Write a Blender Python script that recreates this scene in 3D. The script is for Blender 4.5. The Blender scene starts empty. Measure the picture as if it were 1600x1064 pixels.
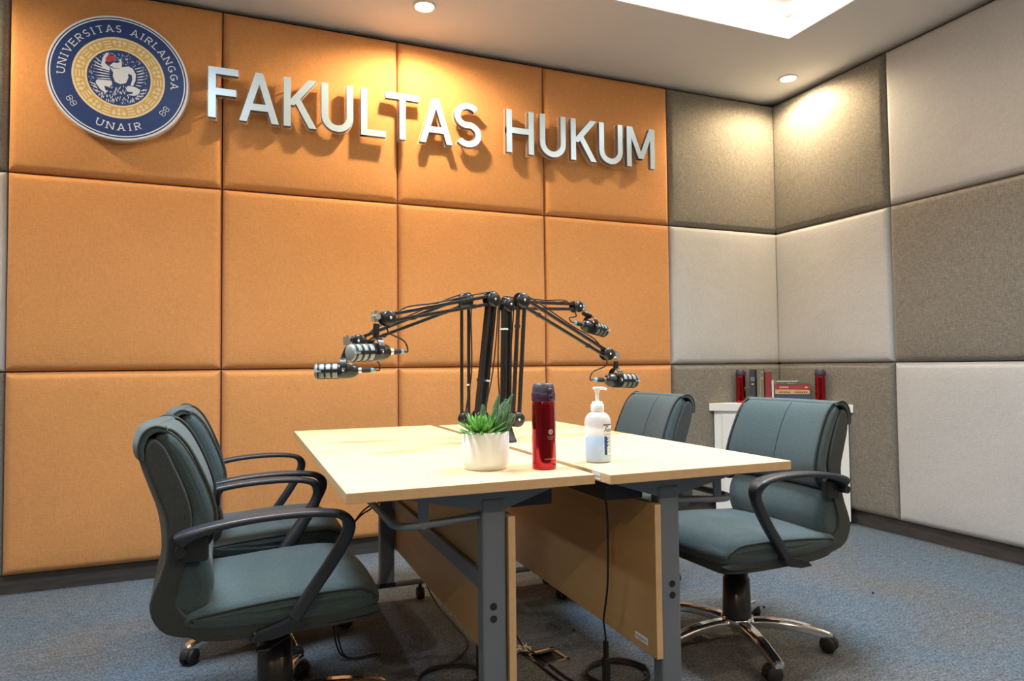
import bpy, bmesh, math, random
from mathutils import Vector, Matrix
from mathutils.geometry import tessellate_polygon

# ------------------------------------------------------------------ camera, world, light
scene = bpy.context.scene
col = scene.collection
R = math.radians
PI = math.pi
CAM = Vector((-3.59234, -3.74849, 1.00941))
YAW, PIT, ROL, FOC = 0.39202, 0.037009, -0.011067, 1067.04
_F = Vector((math.sin(YAW)*math.cos(PIT), math.cos(YAW)*math.cos(PIT), math.sin(PIT)))
_R = Vector((math.cos(YAW), -math.sin(YAW), 0)); _U = _R.cross(_F)
_R2 = _R*math.cos(ROL) + _U*math.sin(ROL); _U2 = -_R*math.sin(ROL) + _U*math.cos(ROL)
cam_data = bpy.data.cameras.new('camera'); cam = bpy.data.objects.new('camera', cam_data); col.objects.link(cam)
cam_data.sensor_width = 36; cam_data.lens = FOC*36/1600; cam_data.clip_start = .05
m = Matrix((_R2, _U2, -_F)).transposed().to_4x4(); m.translation = CAM; cam.matrix_world = m
scene.camera = cam
world = bpy.data.worlds.new('world'); scene.world = world; world.use_nodes = True
world.node_tree.nodes['Background'].inputs[0].default_value = (.75, .85, 1, 1)
world.node_tree.nodes['Background'].inputs[1].default_value = .02
scene.view_settings.view_transform = 'Standard'; scene.view_settings.look = 'None'
scene.view_settings.gamma = 1; scene.view_settings.use_curve_mapping = False
scene.view_settings.exposure = 0.58
CEIL = 2.871
LED_PANEL = 5.0        # emission of the cool ceiling panels
LED_STRIP = 6.0         # emission of the cove strips
SPOT_W = 72.0           # each warm downlight

def lamp(name, kind, loc, power, color, **k):
    d = bpy.data.lights.new(name, kind); d.energy = power; d.color = color
    for a, b in k.items(): setattr(d, a, b)
    o = bpy.data.objects.new(name, d); o.location = loc; col.objects.link(o); return o
LED_AREA_W = 27.0
PANELS = [(-3.85, -1.80), (-1.75, -1.80)]
for (x, y) in PANELS:
    lamp('light_panel_beam', 'AREA', (x, y, CEIL+.095), LED_AREA_W, (.76, .89, 1), size=.56, spread=R(118))
DOWNLIGHTS = [(-2.67, -.385), (-.223, -.378), (-5.12, -.385), (-.223, -2.83), (-.223, -5.2), (-2.67, -5.2), (-5.12, -5.2)]
for (x, y) in DOWNLIGHTS:
    lamp('downlight_beam', 'SPOT', (x, y, CEIL-.012), SPOT_W, (1, .76, .47), spot_size=R(168), spot_blend=.5, shadow_soft_size=.035)

# ------------------------------------------------------------------ materials
def mat(name, c, rough=.5, metal=0., var=0., vscale=40., bump=0., bscale=200., bdist=.002, spec=.5, emit=0., stretch=None,
        coat=0., sheen=0., c2=None, detail=3.):
    m = bpy.data.materials.new(name); m.use_nodes = True
    nt = m.node_tree; b = nt.nodes['Principled BSDF']
    b.inputs['Base Color'].default_value = (*c, 1); b.inputs['Roughness'].default_value = rough
    b.inputs['Metallic'].default_value = metal; b.inputs['Specular IOR Level'].default_value = spec
    b.inputs['Coat Weight'].default_value = coat; b.inputs['Sheen Weight'].default_value = sheen
    if emit: b.inputs['Emission Color'].default_value = (*c, 1); b.inputs['Emission Strength'].default_value = emit
    tc = nt.nodes.new('ShaderNodeTexCoord'); mp = nt.nodes.new('ShaderNodeMapping')
    nt.links.new(tc.outputs['Object'], mp.inputs[0])
    if stretch: mp.inputs['Scale'].default_value = stretch
    if var or c2:
        n = nt.nodes.new('ShaderNodeTexNoise'); n.inputs['Scale'].default_value = vscale; n.inputs['Detail'].default_value = detail
        nt.links.new(mp.outputs[0], n.inputs['Vector'])
        r = nt.nodes.new('ShaderNodeValToRGB'); r.color_ramp.elements[0].position = .3; r.color_ramp.elements[1].position = .7
        r.color_ramp.elements[0].color = (*[x*(1-var) for x in (c2 or c)], 1)
        r.color_ramp.elements[1].color = (*[min(1, x*(1+var)) for x in c], 1)
        nt.links.new(n.outputs[0], r.inputs[0]); nt.links.new(r.outputs[0], b.inputs['Base Color'])
    if bump:
        n = nt.nodes.new('ShaderNodeTexNoise'); n.inputs['Scale'].default_value = bscale; n.inputs['Detail'].default_value = 2
        nt.links.new(mp.outputs[0], n.inputs['Vector'])
        bp = nt.nodes.new('ShaderNodeBump'); bp.inputs['Strength'].default_value = bump; bp.inputs['Distance'].default_value = bdist
        nt.links.new(n.outputs[0], bp.inputs['Height']); nt.links.new(bp.outputs[0], b.inputs['Normal'])
    return m

def cloth(name, c, amt, fine=170., rough=.9, bump=.5, patch=.06, wrinkle=.35, weave=True):
    """woven upholstery: crossed thread noise over a little blotchiness, soft wrinkles"""
    m = bpy.data.materials.new(name); m.use_nodes = True; nt = m.node_tree; L = nt.links.new
    b = nt.nodes['Principled BSDF']; b.inputs['Roughness'].default_value = rough; b.inputs['Specular IOR Level'].default_value = .15
    b.inputs['Sheen Weight'].default_value = .15; b.inputs['Sheen Roughness'].default_value = .6
    tc = nt.nodes.new('ShaderNodeTexCoord')
    def noise(scale, st=(1, 1, 1), det=2):
        mp = nt.nodes.new('ShaderNodeMapping'); mp.inputs['Scale'].default_value = st; L(tc.outputs['Object'], mp.inputs[0])
        n = nt.nodes.new('ShaderNodeTexNoise'); n.inputs['Scale'].default_value = scale; n.inputs['Detail'].default_value = det
        L(mp.outputs[0], n.inputs['Vector']); return n.outputs[0]
    def math_(op, a, b_):
        n = nt.nodes.new('ShaderNodeMath'); n.operation = op
        for i, v in enumerate((a, b_)):
            if isinstance(v, (int, float)): n.inputs[i].default_value = v
            else: L(v, n.inputs[i])
        return n.outputs[0]
    h = noise(fine, (.28, .28, 1.5)); v = noise(fine, (1.5, 1.5, .28))
    th = math_('ADD', math_('MULTIPLY', math_('SUBTRACT', h, .5), 1.), math_('MULTIPLY', math_('SUBTRACT', v, .5), 1.))
    pt = math_('SUBTRACT', noise(5., det=4), .5)
    fac = math_('ADD', math_('ADD', math_('MULTIPLY', th, amt*2.2), math_('MULTIPLY', pt, patch*2)), 1.)
    mx = nt.nodes.new('ShaderNodeVectorMath'); mx.operation = 'SCALE'; mx.inputs[0].default_value = c; L(fac, mx.inputs['Scale'])
    L(mx.outputs[0], b.inputs['Base Color'])
    hgt = math_('ADD', math_('MULTIPLY', th, .0012), math_('MULTIPLY', noise(7., det=3), .006*wrinkle*2))
    bp = nt.nodes.new('ShaderNodeBump'); bp.inputs['Strength'].default_value = bump; bp.inputs['Distance'].default_value = 1.
    L(hgt, bp.inputs['Height']); L(bp.outputs[0], b.inputs['Normal'])
    return m

M = {}
M['orange'] = cloth('orange woven fabric', (.63, .290, .100), .14, 150, wrinkle=.5)
M['taupe'] = cloth('taupe melange fabric', (.205, .188, .158), .42, 150, wrinkle=.5)
M['pale'] = cloth('pale grey fabric', (.50, .50, .495), .10, 160, wrinkle=.7)
M['wallback'] = mat('dark wall behind panels', (.03, .028, .027), .9)
M['plain_wall'] = mat('plain grey wall', (.20, .20, .20), .85, var=.04, vscale=3)
M['ceiling'] = mat('ceiling paint', (.70, .735, .79), .9, var=.015, vscale=2)
M['cove'] = mat('white cove paint', (.85, .83, .80), .8)
M['baseboard'] = mat('brown grey skirting', (.055, .048, .043), .55, var=.25, vscale=9, stretch=(1, 1, 8))
M['chair'] = cloth('teal grey chair fabric', (.050, .078, .085), .38, 420, wrinkle=.12, bump=.5, patch=.1)
M['chair_shade'] = cloth('chair fabric with painted shade', (.036, .044, .044), .32, 420, wrinkle=.1, bump=.5, patch=.1)  # same fabric as the cushions, shade of the unlit sides painted into its colour
M['piping'] = mat('dark piping', (.02, .028, .03), .7)
M['black_plastic'] = mat('black plastic', (.016, .018, .022), .38, spec=.5, bump=.15, bscale=900, bdist=.0004)
M['navy_plastic'] = mat('black armrest plastic', (.020, .024, .032), .42, spec=.6)
M['rubber'] = mat('black rubber', (.012, .012, .013), .6)
M['chrome'] = mat('chrome', (.80, .80, .82), .10, 1.)
M['silver'] = mat('silver metal', (.72, .73, .75), .28, 1.)
M['sign'] = mat('brushed sign face', (.60, .76, .90), .28, .40, var=.03, vscale=4)
M['sign_side'] = mat('sign letter side', (.24, .22, .21), .4, .5)
M['blackmetal'] = mat('black painted metal', (.010, .011, .013), .30, spec=.6)
M['grille'] = mat('silver grille mesh', (.30, .34, .34), .45, .35, var=.35, vscale=1200, bump=.6, bscale=1300, bdist=.0006)
M['grey_steel'] = mat('grey blue table steel', (.155, .185, .225), .42, .0, spec=.5, bump=.08, bscale=600, bdist=.0005)
M['dark_steel'] = mat('dark steel', (.022, .024, .028), .65)
M['maple'] = mat('maple laminate', (.75, .58, .345), .42, var=.045, vscale=7, stretch=(5, .6, 5), detail=6, spec=.45)
M['maple_edge'] = mat('maple edge band', (.66, .45, .25), .45, var=.05, vscale=10, stretch=(4, .5, 4))
M['panel_wood'] = mat('modesty panel laminate', (.56, .35, .15), .42, var=.06, vscale=6, stretch=(5, .6, 5), detail=6)
M['white_paint'] = mat('white laminate', (.80, .83, .84), .4)
M['ceramic'] = mat('white ceramic', (.88, .90, .91), .38, bump=.08, bscale=60, bdist=.001)
M['soil'] = mat('dark soil', (.03, .04, .02), .9, var=.5, vscale=300)
M['leaf'] = mat('bright green leaf', (.20, .50, .09), .45, c2=(.06, .26, .05), var=.1, vscale=45)
M['cactus'] = mat('dark green cactus', (.07, .17, .075), .6, c2=(.03, .10, .045), var=.15, vscale=70)
M['spine'] = mat('pale cactus spines', (.26, .40, .22), .7)
M['stone'] = mat('pale green pebble succulent', (.45, .62, .42), .5)
M['red_metal'] = mat('glossy red metal', (.40, .004, .012), .13, .9, coat=.6)
M['purple'] = mat('purple plastic', (.055, .018, .060), .35)
M['cap'] = mat('grey purple cap', (.055, .055, .085), .4)
M['print'] = mat('grey print', (.60, .50, .45), .5)
M['pump'] = mat('white plastic', (.88, .90, .90), .35)
M['label'] = mat('label paper', (.80, .86, .90), .5)
M['blue_ink'] = mat('blue ink', (.01, .06, .30), .5)
M['black_ink'] = mat('black ink', (.012, .012, .02), .5)
M['red_ink'] = mat('red ink', (.45, .03, .03), .5)
M['liquid'] = mat('pale blue gel', (.06, .44, .85), .3)
M['navy'] = mat('emblem navy', (.008, .040, .19), .35, spec=.4)
M['white'] = mat('emblem white', (.76, .82, .92), .4)
M['gold'] = mat('emblem gold', (.68, .46, .13), .4)
M['cream'] = mat('emblem cream', (.84, .72, .46), .4)
M['red_fig'] = mat('emblem red', (.55, .03, .05), .4)
M['cyan_ring'] = mat('light blue ring', (.16, .45, .75), .4)
M['green_tag'] = mat('green tag', (.10, .35, .08), .6)
M['paper'] = mat('torn paper', (.62, .55, .50), .8)
M['lamp_white'] = mat('led diffuser', (1, .97, .93), .5, emit=LED_PANEL)
M['lamp_cool'] = mat('cool led diffuser', (.78, .91, 1), .5, emit=LED_PANEL)
M['strip_glow'] = mat('cove strip diffuser', (1, .93, .86), .5, emit=LED_STRIP)
M['down_glow'] = mat('downlight glow', (1, .86, .62), .5, emit=60)
M['trim_white'] = mat('downlight trim', (.8, .8, .78), .5)

def see_through(name, tint, alpha, rough=.1):
    m = bpy.data.materials.new(name); m.use_nodes = True; nt = m.node_tree
    b = nt.nodes['Principled BSDF']; b.inputs['Base Color'].default_value = (*tint, 1); b.inputs['Roughness'].default_value = rough
    t = nt.nodes.new('ShaderNodeBsdfTransparent'); x = nt.nodes.new('ShaderNodeMixShader'); x.inputs[0].default_value = alpha
    nt.links.new(t.outputs[0], x.inputs[1]); nt.links.new(b.outputs[0], x.inputs[2]); nt.links.new(x.outputs[0], nt.nodes['Material Output'].inputs[0])
    return m
M['acrylic'] = see_through('clear acrylic', (.95, .93, .90), .16, .08)
M['milky'] = see_through('milky bottle plastic', (.90, .96, 1), .50, .35)

def carpet():
    m = bpy.data.materials.new('blue grey carpet'); m.use_nodes = True; nt = m.node_tree; L = nt.links.new
    b = nt.nodes['Principled BSDF']; b.inputs['Roughness'].default_value = .97; b.inputs['Specular IOR Level'].default_value = .08
    tc = nt.nodes.new('ShaderNodeTexCoord')
    def ramp(scale, det, p0, p1, c0, c1, st=(1, 1, 1)):
        mp = nt.nodes.new('ShaderNodeMapping'); mp.inputs['Scale'].default_value = st; L(tc.outputs['Object'], mp.inputs[0])
        n = nt.nodes.new('ShaderNodeTexNoise'); n.inputs['Scale'].default_value = scale; n.inputs['Detail'].default_value = det
        L(mp.outputs[0], n.inputs['Vector'])
        r = nt.nodes.new('ShaderNodeValToRGB'); r.color_ramp.elements[0].position = p0; r.color_ramp.elements[1].position = p1
        r.color_ramp.elements[0].color = (*c0, 1); r.color_ramp.elements[1].color = (*c1, 1); L(n.outputs[0], r.inputs[0]); return r.outputs[0], n.outputs[0]
    base, _ = ramp(1.4, 5, .40, .66, (.098, .132, .172), (.128, .126, .128))      # blue grey pile with brownish worn stains
    g1, h1 = ramp(130, 4, .32, .68, (.48,)*3, (1.5,)*3)
    g2, _ = ramp(22, 5, .3, .7, (.82,)*3, (1.18,)*3, (1, 2.2, 1))
    def mul(a, c):
        n = nt.nodes.new('ShaderNodeVectorMath'); n.operation = 'MULTIPLY'; L(a, n.inputs[0]); L(c, n.inputs[1]); return n.outputs[0]
    L(mul(mul(base, g1), g2), b.inputs['Base Color'])
    bp = nt.nodes.new('ShaderNodeBump'); bp.inputs['Strength'].default_value = .6; bp.inputs['Distance'].default_value = .004
    L(h1, bp.inputs['Height']); L(bp.outputs[0], b.inputs['Normal'])
    return m
M['carpet'] = carpet()

# ------------------------------------------------------------------ mesh helpers
def xf(loc=(0, 0, 0), rot=(0, 0, 0)):
    from mathutils import Euler
    return Matrix.Translation(loc) @ Euler(rot).to_matrix().to_4x4()

def frame(origin, zdir, xhint=(1, 0, 0)):
    z = Vector(zdir).normalized(); x = Vector(xhint); x = x - z*x.dot(z)
    if x.length < 1e-5: x = Vector((0, 1, 0)) - z*z.y
    x.normalize(); y = z.cross(x)
    m = Matrix((x, y, z)).transposed().to_4x4(); m.translation = Vector(origin); return m

def catmull(p, n=6, closed=False):
    out = []; N = len(p)
    rng = range(N if closed else N-1)
    for i in rng:
        g = (lambda k: p[k % N]) if closed else (lambda k: p[max(0, min(N-1, k))])
        a, b, c, d = g(i-1), g(i), g(i+1), g(i+2)
        for j in range(n):
            t = j/n
            out.append(tuple(.5*((2*b[k]) + (c[k]-a[k])*t + (2*a[k]-5*b[k]+4*c[k]-d[k])*t*t + (3*b[k]-a[k]-3*c[k]+d[k])*t**3) for k in range(len(b))))
    if not closed: out.append(tuple(p[-1]))
    return out

def area2(p): return .5*sum(p[i][0]*p[(i+1) % len(p)][1]-p[(i+1) % len(p)][0]*p[i][1] for i in range(len(p)))
def inset(p, d):
    N = len(p); s = 1 if area2(p) > 0 else -1; out = []
    for i in range(N):
        a, b, c = Vector(p[i-1][:2]), Vector(p[i][:2]), Vector(p[(i+1) % N][:2])
        e1 = (b-a); e2 = (c-b)
        if e1.length < 1e-9 or e2.length < 1e-9: out.append(tuple(b)); continue
        e1.normalize(); e2.normalize()
        n1 = Vector((-e1.y, e1.x))*s; n2 = Vector((-e2.y, e2.x))*s
        n = n1+n2
        if n.length < 1e-4: n = n1
        n.normalize(); k = max(.5, n.dot(n1)); out.append(tuple(b + n*(d/k)))
    return out

def strip(path, w, closed=False):
    """flat outline of a stroke of width w along a 2D path"""
    N = len(path); L_, R_ = [], []
    for i in range(N):
        b = Vector(path[i])
        a = Vector(path[i-1]) if i > 0 else None; c = Vector(path[i+1]) if i < N-1 else None
        e1 = (b-a).normalized() if a is not None else (c-b).normalized(); e2 = (c-b).normalized() if c is not None else e1
        n = Vector((-e1.y, e1.x)) + Vector((-e2.y, e2.x)); n.normalize(); k = max(.45, n.dot(Vector((-e1.y, e1.x))))
        L_.append(tuple(b+n*(w/2/k))); R_.append(tuple(b-n*(w/2/k)))
    return L_ + R_[::-1]

class MB:
    def __init__(s): s.v = []; s.f = []; s.sm = []; s.mi = []
    def add(s, v, f, M_=None, smooth=False, mi=0):
        o = len(s.v)
        s.v += [tuple(M_ @ Vector(p)) if M_ is not None else tuple(p) for p in v]
        s.f += [tuple(i+o for i in q) for q in f]; s.sm += [smooth]*len(f); s.mi += [mi]*len(f); return s
    def box(s, c, d, M_=None, mi=0):
        x, y, z = c; a, b, e = d[0]/2, d[1]/2, d[2]/2
        v = [(x+i*a, y+j*b, z+k*e) for i in (-1, 1) for j in (-1, 1) for k in (-1, 1)]
        return s.add(v, [(0, 1, 3, 2), (4, 6, 7, 5), (0, 4, 5, 1), (2, 3, 7, 6), (0, 2, 6, 4), (1, 5, 7, 3)], M_, False, mi)
    def rings(s, rs, closed=False, caps=True, smooth=True, M_=None, mi=0):
        n = len(rs[0]); v = [p for r in rs for p in r]; f = []
        K = len(rs)
        for i in range(K if closed else K-1):
            j = (i+1) % K
            for k in range(n):
                l = (k+1) % n; f.append((i*n+k, i*n+l, j*n+l, j*n+k))
        s.add(v, f, M_, smooth, mi)
        if caps and not closed:
            if n > 16:      # concave outlines: split the end cap into triangles
                for ring, rev in ((rs[0], True), (rs[-1], False)):
                    tri = tessellate_polygon([[Vector(p) for p in ring]])
                    s.add(ring, [tuple(t)[::-1] if rev else tuple(t) for t in tri], M_, False, mi)
            else:
                s.add(rs[0], [tuple(range(n))[::-1]], M_, False, mi); s.add(rs[-1], [tuple(range(n))], M_, False, mi)
        return s
    def tube(s, path, r, seg=10, closed=False, caps=True, M_=None, mi=0, up=None, flat=1.):
        P = [Vector(p) for p in path]; N = len(P); rr = r if isinstance(r, (list, tuple)) else [r]*N
        T = []
        for i in range(N):
            a = P[i-1] if (i > 0 or closed) else P[i]; b = P[(i+1) % N] if (i < N-1 or closed) else P[i]
            T.append((b-a).normalized())
        u = Vector(up) if up else (Vector((0, 0, 1)) if abs(T[0].z) < .9 else Vector((1, 0, 0)))
        rs = []
        for i in range(N):
            if up: u = Vector(up)
            u = (u - T[i]*u.dot(T[i])).normalized(); w = T[i].cross(u)
            rs.append([tuple(P[i] + (u*math.cos(2*PI*k/seg)*flat + w*math.sin(2*PI*k/seg))*rr[i]) for k in range(seg)])
        return s.rings(rs, closed, caps, True, M_, mi)
    def lathe(s, prof, seg=32, M_=None, mi=0, smooth=True, sx=1., sy=1.):
        rs = [[(r*math.cos(2*PI*k/seg)*sx, r*math.sin(2*PI*k/seg)*sy, z) for k in range(seg)] for r, z in prof]
        return s.rings(rs, False, True, smooth, M_, mi)
    def cyl(s, a, b, r, seg=20, mi=0, r2=None):
        a, b = Vector(a), Vector(b); d = b-a
        return s.lathe([(r, 0), (r if r2 is None else r2, d.length)], seg, frame(a, d), mi)
    def ball(s, c, r, seg=16, M_=None, mi=0, sc=(1, 1, 1)):
        pr = [(max(1e-4, math.sin(PI*i/10)), -math.cos(PI*i/10)) for i in range(11)]
        rs = [[(c[0]+r*sc[0]*a*math.cos(2*PI*k/seg), c[1]+r*sc[1]*a*math.sin(2*PI*k/seg), c[2]+r*sc[2]*z) for k in range(seg)] for a, z in pr]
        return s.rings(rs, False, False, True, M_, mi)
    def prism(s, poly, y0, y1, M_=None, mi=0, side_mi=None, smooth=False, back=True):
        """poly in (x, z); front at y0, back at y1"""
        n = len(poly)
        if area2(poly) < 0: poly = poly[::-1]
        s.add([(p[0], y0, p[1]) for p in poly], [tuple(range(n))], M_, False, mi)
        if back: s.add([(p[0], y1, p[1]) for p in poly], [tuple(range(n))[::-1]], M_, False, mi)
        if abs(y1-y0) > 1e-9:
            s.add([(p[0], y0, p[1]) for p in poly]+[(p[0], y1, p[1]) for p in poly],
                  [(i, n+i, n+(i+1) % n, (i+1) % n) for i in range(n)], M_, smooth, mi if side_mi is None else side_mi)
        return s
    def pad(s, prof, hw, r, mid=5, mi=0, M_=None):
        """rounded upholstered body: profile in (x, z) swept across y with rounded ends"""
        st = []
        for i in range(5):
            a = PI/2*i/4; st.append((-hw + r*(1-math.sin(a)), r*(1-math.cos(a))))
        st = [(-hw + r*(1-math.sin(PI/2*i/4)), r*(1-math.cos(PI/2*i/4))) for i in range(4, -1, -1)]
        st = sorted(st, key=lambda t: t[0])
        stations = []
        for i in range(5):
            a = PI/2*i/4; stations.append((-hw + r*(1-math.cos(a)), r*(1-math.sin(a))))
        right = [(-y, d) for y, d in stations[::-1]]
        inner = [(-(hw-r) + 2*(hw-r)*k/(mid+1), 0) for k in range(1, mid+1)]
        rs = []
        for y, d in stations + inner + right:
            p = inset(prof, d) if d > 1e-6 else prof
            rs.append([(q[0], y, q[1]) for q in p])
        if area2(prof) > 0: rs = rs[::-1]
        return s.rings(rs, False, True, True, M_, mi)
    def map(s, fn): s.v = [tuple(fn(*p)) for p in s.v]; return s
    def build(s, name, mats, parent=None, loc=None, bevel=0, sub=0, label=None, bseg=2):
        me = bpy.data.meshes.new(name); me.from_pydata(s.v, [], s.f)
        for m_ in (mats if isinstance(mats, (list, tuple)) else [mats]): me.materials.append(m_)
        me.polygons.foreach_set('use_smooth', s.sm); me.polygons.foreach_set('material_index', s.mi)
        me.update()
        o = bpy.data.objects.new(name, me); col.objects.link(o)
        if parent: o.parent = parent
        if loc: o.location = loc
        if bevel:
            b = o.modifiers.new('bevel', 'BEVEL'); b.width = bevel; b.segments = bseg; b.limit_method = 'ANGLE'; b.angle_limit = R(35); b.harden_normals = False
        if label: o['label'] = label
        return o

def tag(o, label=None, cat=None, group=None, kind=None):
    if label: o['label'] = label
    if cat: o['category'] = cat
    if group: o['group'] = group
    if kind: o['kind'] = kind
    return o
def thing(name, label, cat, loc=(0, 0, 0), rz=0, group=None):
    o = bpy.data.objects.new(name, None); o.empty_display_size = .05; col.objects.link(o)
    o.location = loc; o.rotation_euler = (0, 0, rz); return tag(o, label, cat, group)
def struct(name, mb, m_): return tag(mb.build(name, m_), kind='structure')
def kids(o): return [c for c in bpy.data.objects if c.parent == o]
def dup(root, loc, rz, label, group=None, turn=R(6)):
    r = root.copy(); col.objects.link(r); r.location = loc; r.rotation_euler = (0, 0, rz); r['label'] = label
    if group: r['group'] = group
    for ch in kids(root):
        c = ch.copy(); col.objects.link(c); c.parent = r
        if ch.name.split('.')[0] in ('base_leg',): c.rotation_euler.z += turn
        for g in kids(ch):
            d = g.copy(); col.objects.link(d); d.parent = c
    return r

def text_data(txt, size, extrude=0., align='CENTER'):
    cu = bpy.data.curves.new('text', 'FONT'); cu.body = txt; cu.size = size; cu.extrude = extrude; cu.align_x = align; cu.resolution_u = 3
    o = bpy.data.objects.new('text', cu); col.objects.link(o)
    dg = bpy.context.evaluated_depsgraph_get(); dg.update()
    me = bpy.data.meshes.new_from_object(o.evaluated_get(dg))
    v = [tuple(p.co) for p in me.vertices]; f = [tuple(p.vertices) for p in me.polygons]
    bpy.data.objects.remove(o); bpy.data.curves.remove(cu); bpy.data.meshes.remove(me)
    return v, f

# ------------------------------------------------------------------ the room
PW, PH, PB = .908, .9215, .085
X0, Y0 = -5.70, -5.70
struct('floor', MB().box(((X0)/2+.03, Y0/2+.03, -.05), (-X0+.16, -Y0+.16, .1)), M['carpet'])
struct('wall_back', MB().box((X0/2, .10, CEIL/2), (-X0+.2, .1, CEIL)), M['wallback'])
struct('wall_right', MB().box((.10, Y0/2, CEIL/2), (.1, -Y0+.1, CEIL)), M['wallback'])
struct('wall_left', MB().box((X0-.05, Y0/2, CEIL/2), (.1, -Y0+.1, CEIL)), M['plain_wall'])
struct('wall_front', MB().box((X0/2, Y0-.05, CEIL/2), (-X0+.1, .1, CEIL)), M['plain_wall'])
# ceiling with a deep rectangular recess
hx0, hx1, hy0, hy1 = -4.95, -.62, -4.75, -.786
rec = .125
c = MB()
c.box(((X0-.1+hx0)/2, Y0/2, CEIL+.1), (hx0-X0+.1, -Y0+.3, .2)); c.box(((hx1+.15)/2, Y0/2, CEIL+.1), (.15-hx1, -Y0+.3, .2))
c.box(((hx0+hx1)/2, (hy1+.15)/2, CEIL+.1), (hx1-hx0, .15-hy1, .2)); c.box(((hx0+hx1)/2, (Y0-.15+hy0)/2, CEIL+.1), (hx1-hx0, hy0-Y0+.15, .2))
struct('ceiling', c, M['ceiling'])
c = MB(); c.box(((hx0+hx1)/2, (hy0+hy1)/2, CEIL+rec+.04), (hx1-hx0, hy1-hy0, .08))
for a in ((hx0+.004, (hy0+hy1)/2, .008, hy1-hy0), (hx1-.004, (hy0+hy1)/2, .008, hy1-hy0)): c.box((a[0], a[1], CEIL+rec/2+.0005), (a[2], a[3], rec))
for a in (hy0+.004, hy1-.004): c.box(((hx0+hx1)/2, a, CEIL+rec/2+.0005), (hx1-hx0, .008, rec))
struct('trim_1', c, M['cove'])
# skirting
struct('baseboard_back', MB().box((X0/2, .035, .042), (-X0-.02, .03, .084)), M['baseboard'])
struct('baseboard_right', MB().box((.035, Y0/2, .042), (.03, -Y0-.02, .084)), M['baseboard'])
struct('baseboard_left', MB().box((X0+.015, Y0/2, .042), (.03, -Y0-.04, .084)), M['baseboard'])

# upholstered wall panels
def cushion_mesh(w, h, seed):
    """front face puffed towards -y with rounded rim, back flat at y=+.05"""
    rnd = random.Random(seed); Rr = .036; D = .034; fr = -.012
    def stops(L):
        e = [Rr*(1-math.cos(PI/2*i/6)) for i in range(7)]
        mid = [Rr + (L-2*Rr)*i/14 for i in range(1, 14)]
        return e + mid + [L-t for t in e[::-1]]
    xs, zs = stops(w), stops(h); a = rnd.uniform(0, 6); b = rnd.uniform(0, 6)
    v, f = [], []
    def ed(t): t = min(1, t/Rr); return math.sqrt(max(0, 1-(1-t)**2))
    for z in zs:
        for x in xs:
            e = min(ed(min(x, w-x)), ed(min(z, h-z)))
            ex, ez = min(x, w-x)/w, min(z, h-z)/h
            puff = .007*min(1, (ex*5))**.5*min(1, ez*5)**.5*e + .0015*math.sin(9*x+a)*math.sin(7*z+b)*e
            v.append((x-w/2, fr + D*(1-e) - puff, z))
    nx, nz = len(xs), len(zs)
    for j in range(nz-1):
        for i in range(nx-1): f.append((j*nx+i, j*nx+i+1, (j+1)*nx+i+1, (j+1)*nx+i))
    mb = MB().add(v, f, None, True)
    rim = [j for j in range(nx)] + [k*nx+nx-1 for k in range(1, nz)] + [(nz-1)*nx+i for i in range(nx-2, -1, -1)] + [k*nx for k in range(nz-2, 0, -1)]
    n0 = len(v)
    mb.v += [(v[i][0], .05, v[i][2]) for i in rim]; K = len(rim)
    for i in range(K): mb.f.append((rim[(i+1) % K], rim[i], n0+i, n0+(i+1) % K)); mb.sm.append(False); mb.mi.append(0)
    mb.f.append(tuple(n0+i for i in range(K))); mb.sm.append(False); mb.mi.append(0)
    return mb
rows = ('bottom', 'middle', 'top')
cols_o = ['against the dark left strip', 'second from the left strip', 'third from the left strip', 'nearest the grey corner']
extra_o = {(2, 0): 'orange padded wall panel of the top row, behind the round emblem',
           (2, 1): 'orange padded wall panel of the top row, behind the letters AKU',
           (2, 2): 'orange padded wall panel of the top row, brightly lit behind the letters TAS',
           (2, 3): 'orange padded wall panel of the top row, behind the letters UKUM'}
G = .004
n = 0
for ci in range(-1, 5):
    for ri in range(3):
        if ci == -1: mt = ('taupe', 'pale', 'taupe')[ri]
        elif ci == 4: mt = ('taupe', 'pale', 'taupe')[ri]
        else: mt = 'orange'
        xa = -5*PW + ci*PW; w = PW - G + (.010 if ci == 4 else 0)
        o = cushion_mesh(w, PH-G, n).build('wall_panel', M[mt], loc=(xa + G/2 + w/2, 0, PB + ri*PH + G/2)); n += 1
        cname = {'taupe': 'taupe grey', 'pale': 'pale grey', 'orange': 'orange'}[mt]
        if mt == 'orange': lab = extra_o.get((ri, ci), 'orange padded wall panel of the %s row, %s' % (rows[ri], cols_o[ci]))
        elif ci == 4: lab = '%s padded panel on the back wall beside the room corner, %s row' % (cname, rows[ri])
        else: lab = '%s padded panel of the %s row at the far left edge of the picture' % (cname, rows[ri])
        tag(o, lab, 'wall panel', 'padded panels on the back wall')
for k in range(0, 6):
    for ri in range(3):
        mt = (('taupe', 'pale', 'taupe') if k % 2 == 0 else ('pale', 'taupe', 'pale'))[ri]
        if k > 2 : continue
        ya = -(k+1)*PW; w = PW - G + (.010 if k == 0 else 0)
        o = cushion_mesh(w, PH-G, n).build('wall_panel', M[mt], loc=(0, ya + G/2 + w/2, PB + ri*PH + G/2)); n += 1
        o.rotation_euler.z = -PI/2
        cname = {'taupe': 'taupe grey', 'pale': 'pale grey'}[mt]
        where = ('first from the room corner', 'second from the room corner', 'third from the room corner')[k]
        tag(o, '%s padded panel on the side wall, %s row, %s' % (cname, rows[ri], where), 'wall panel', 'padded panels on the side wall')
for k in range(3):   # rest of the side wall behind the camera: plain
    pass
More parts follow.
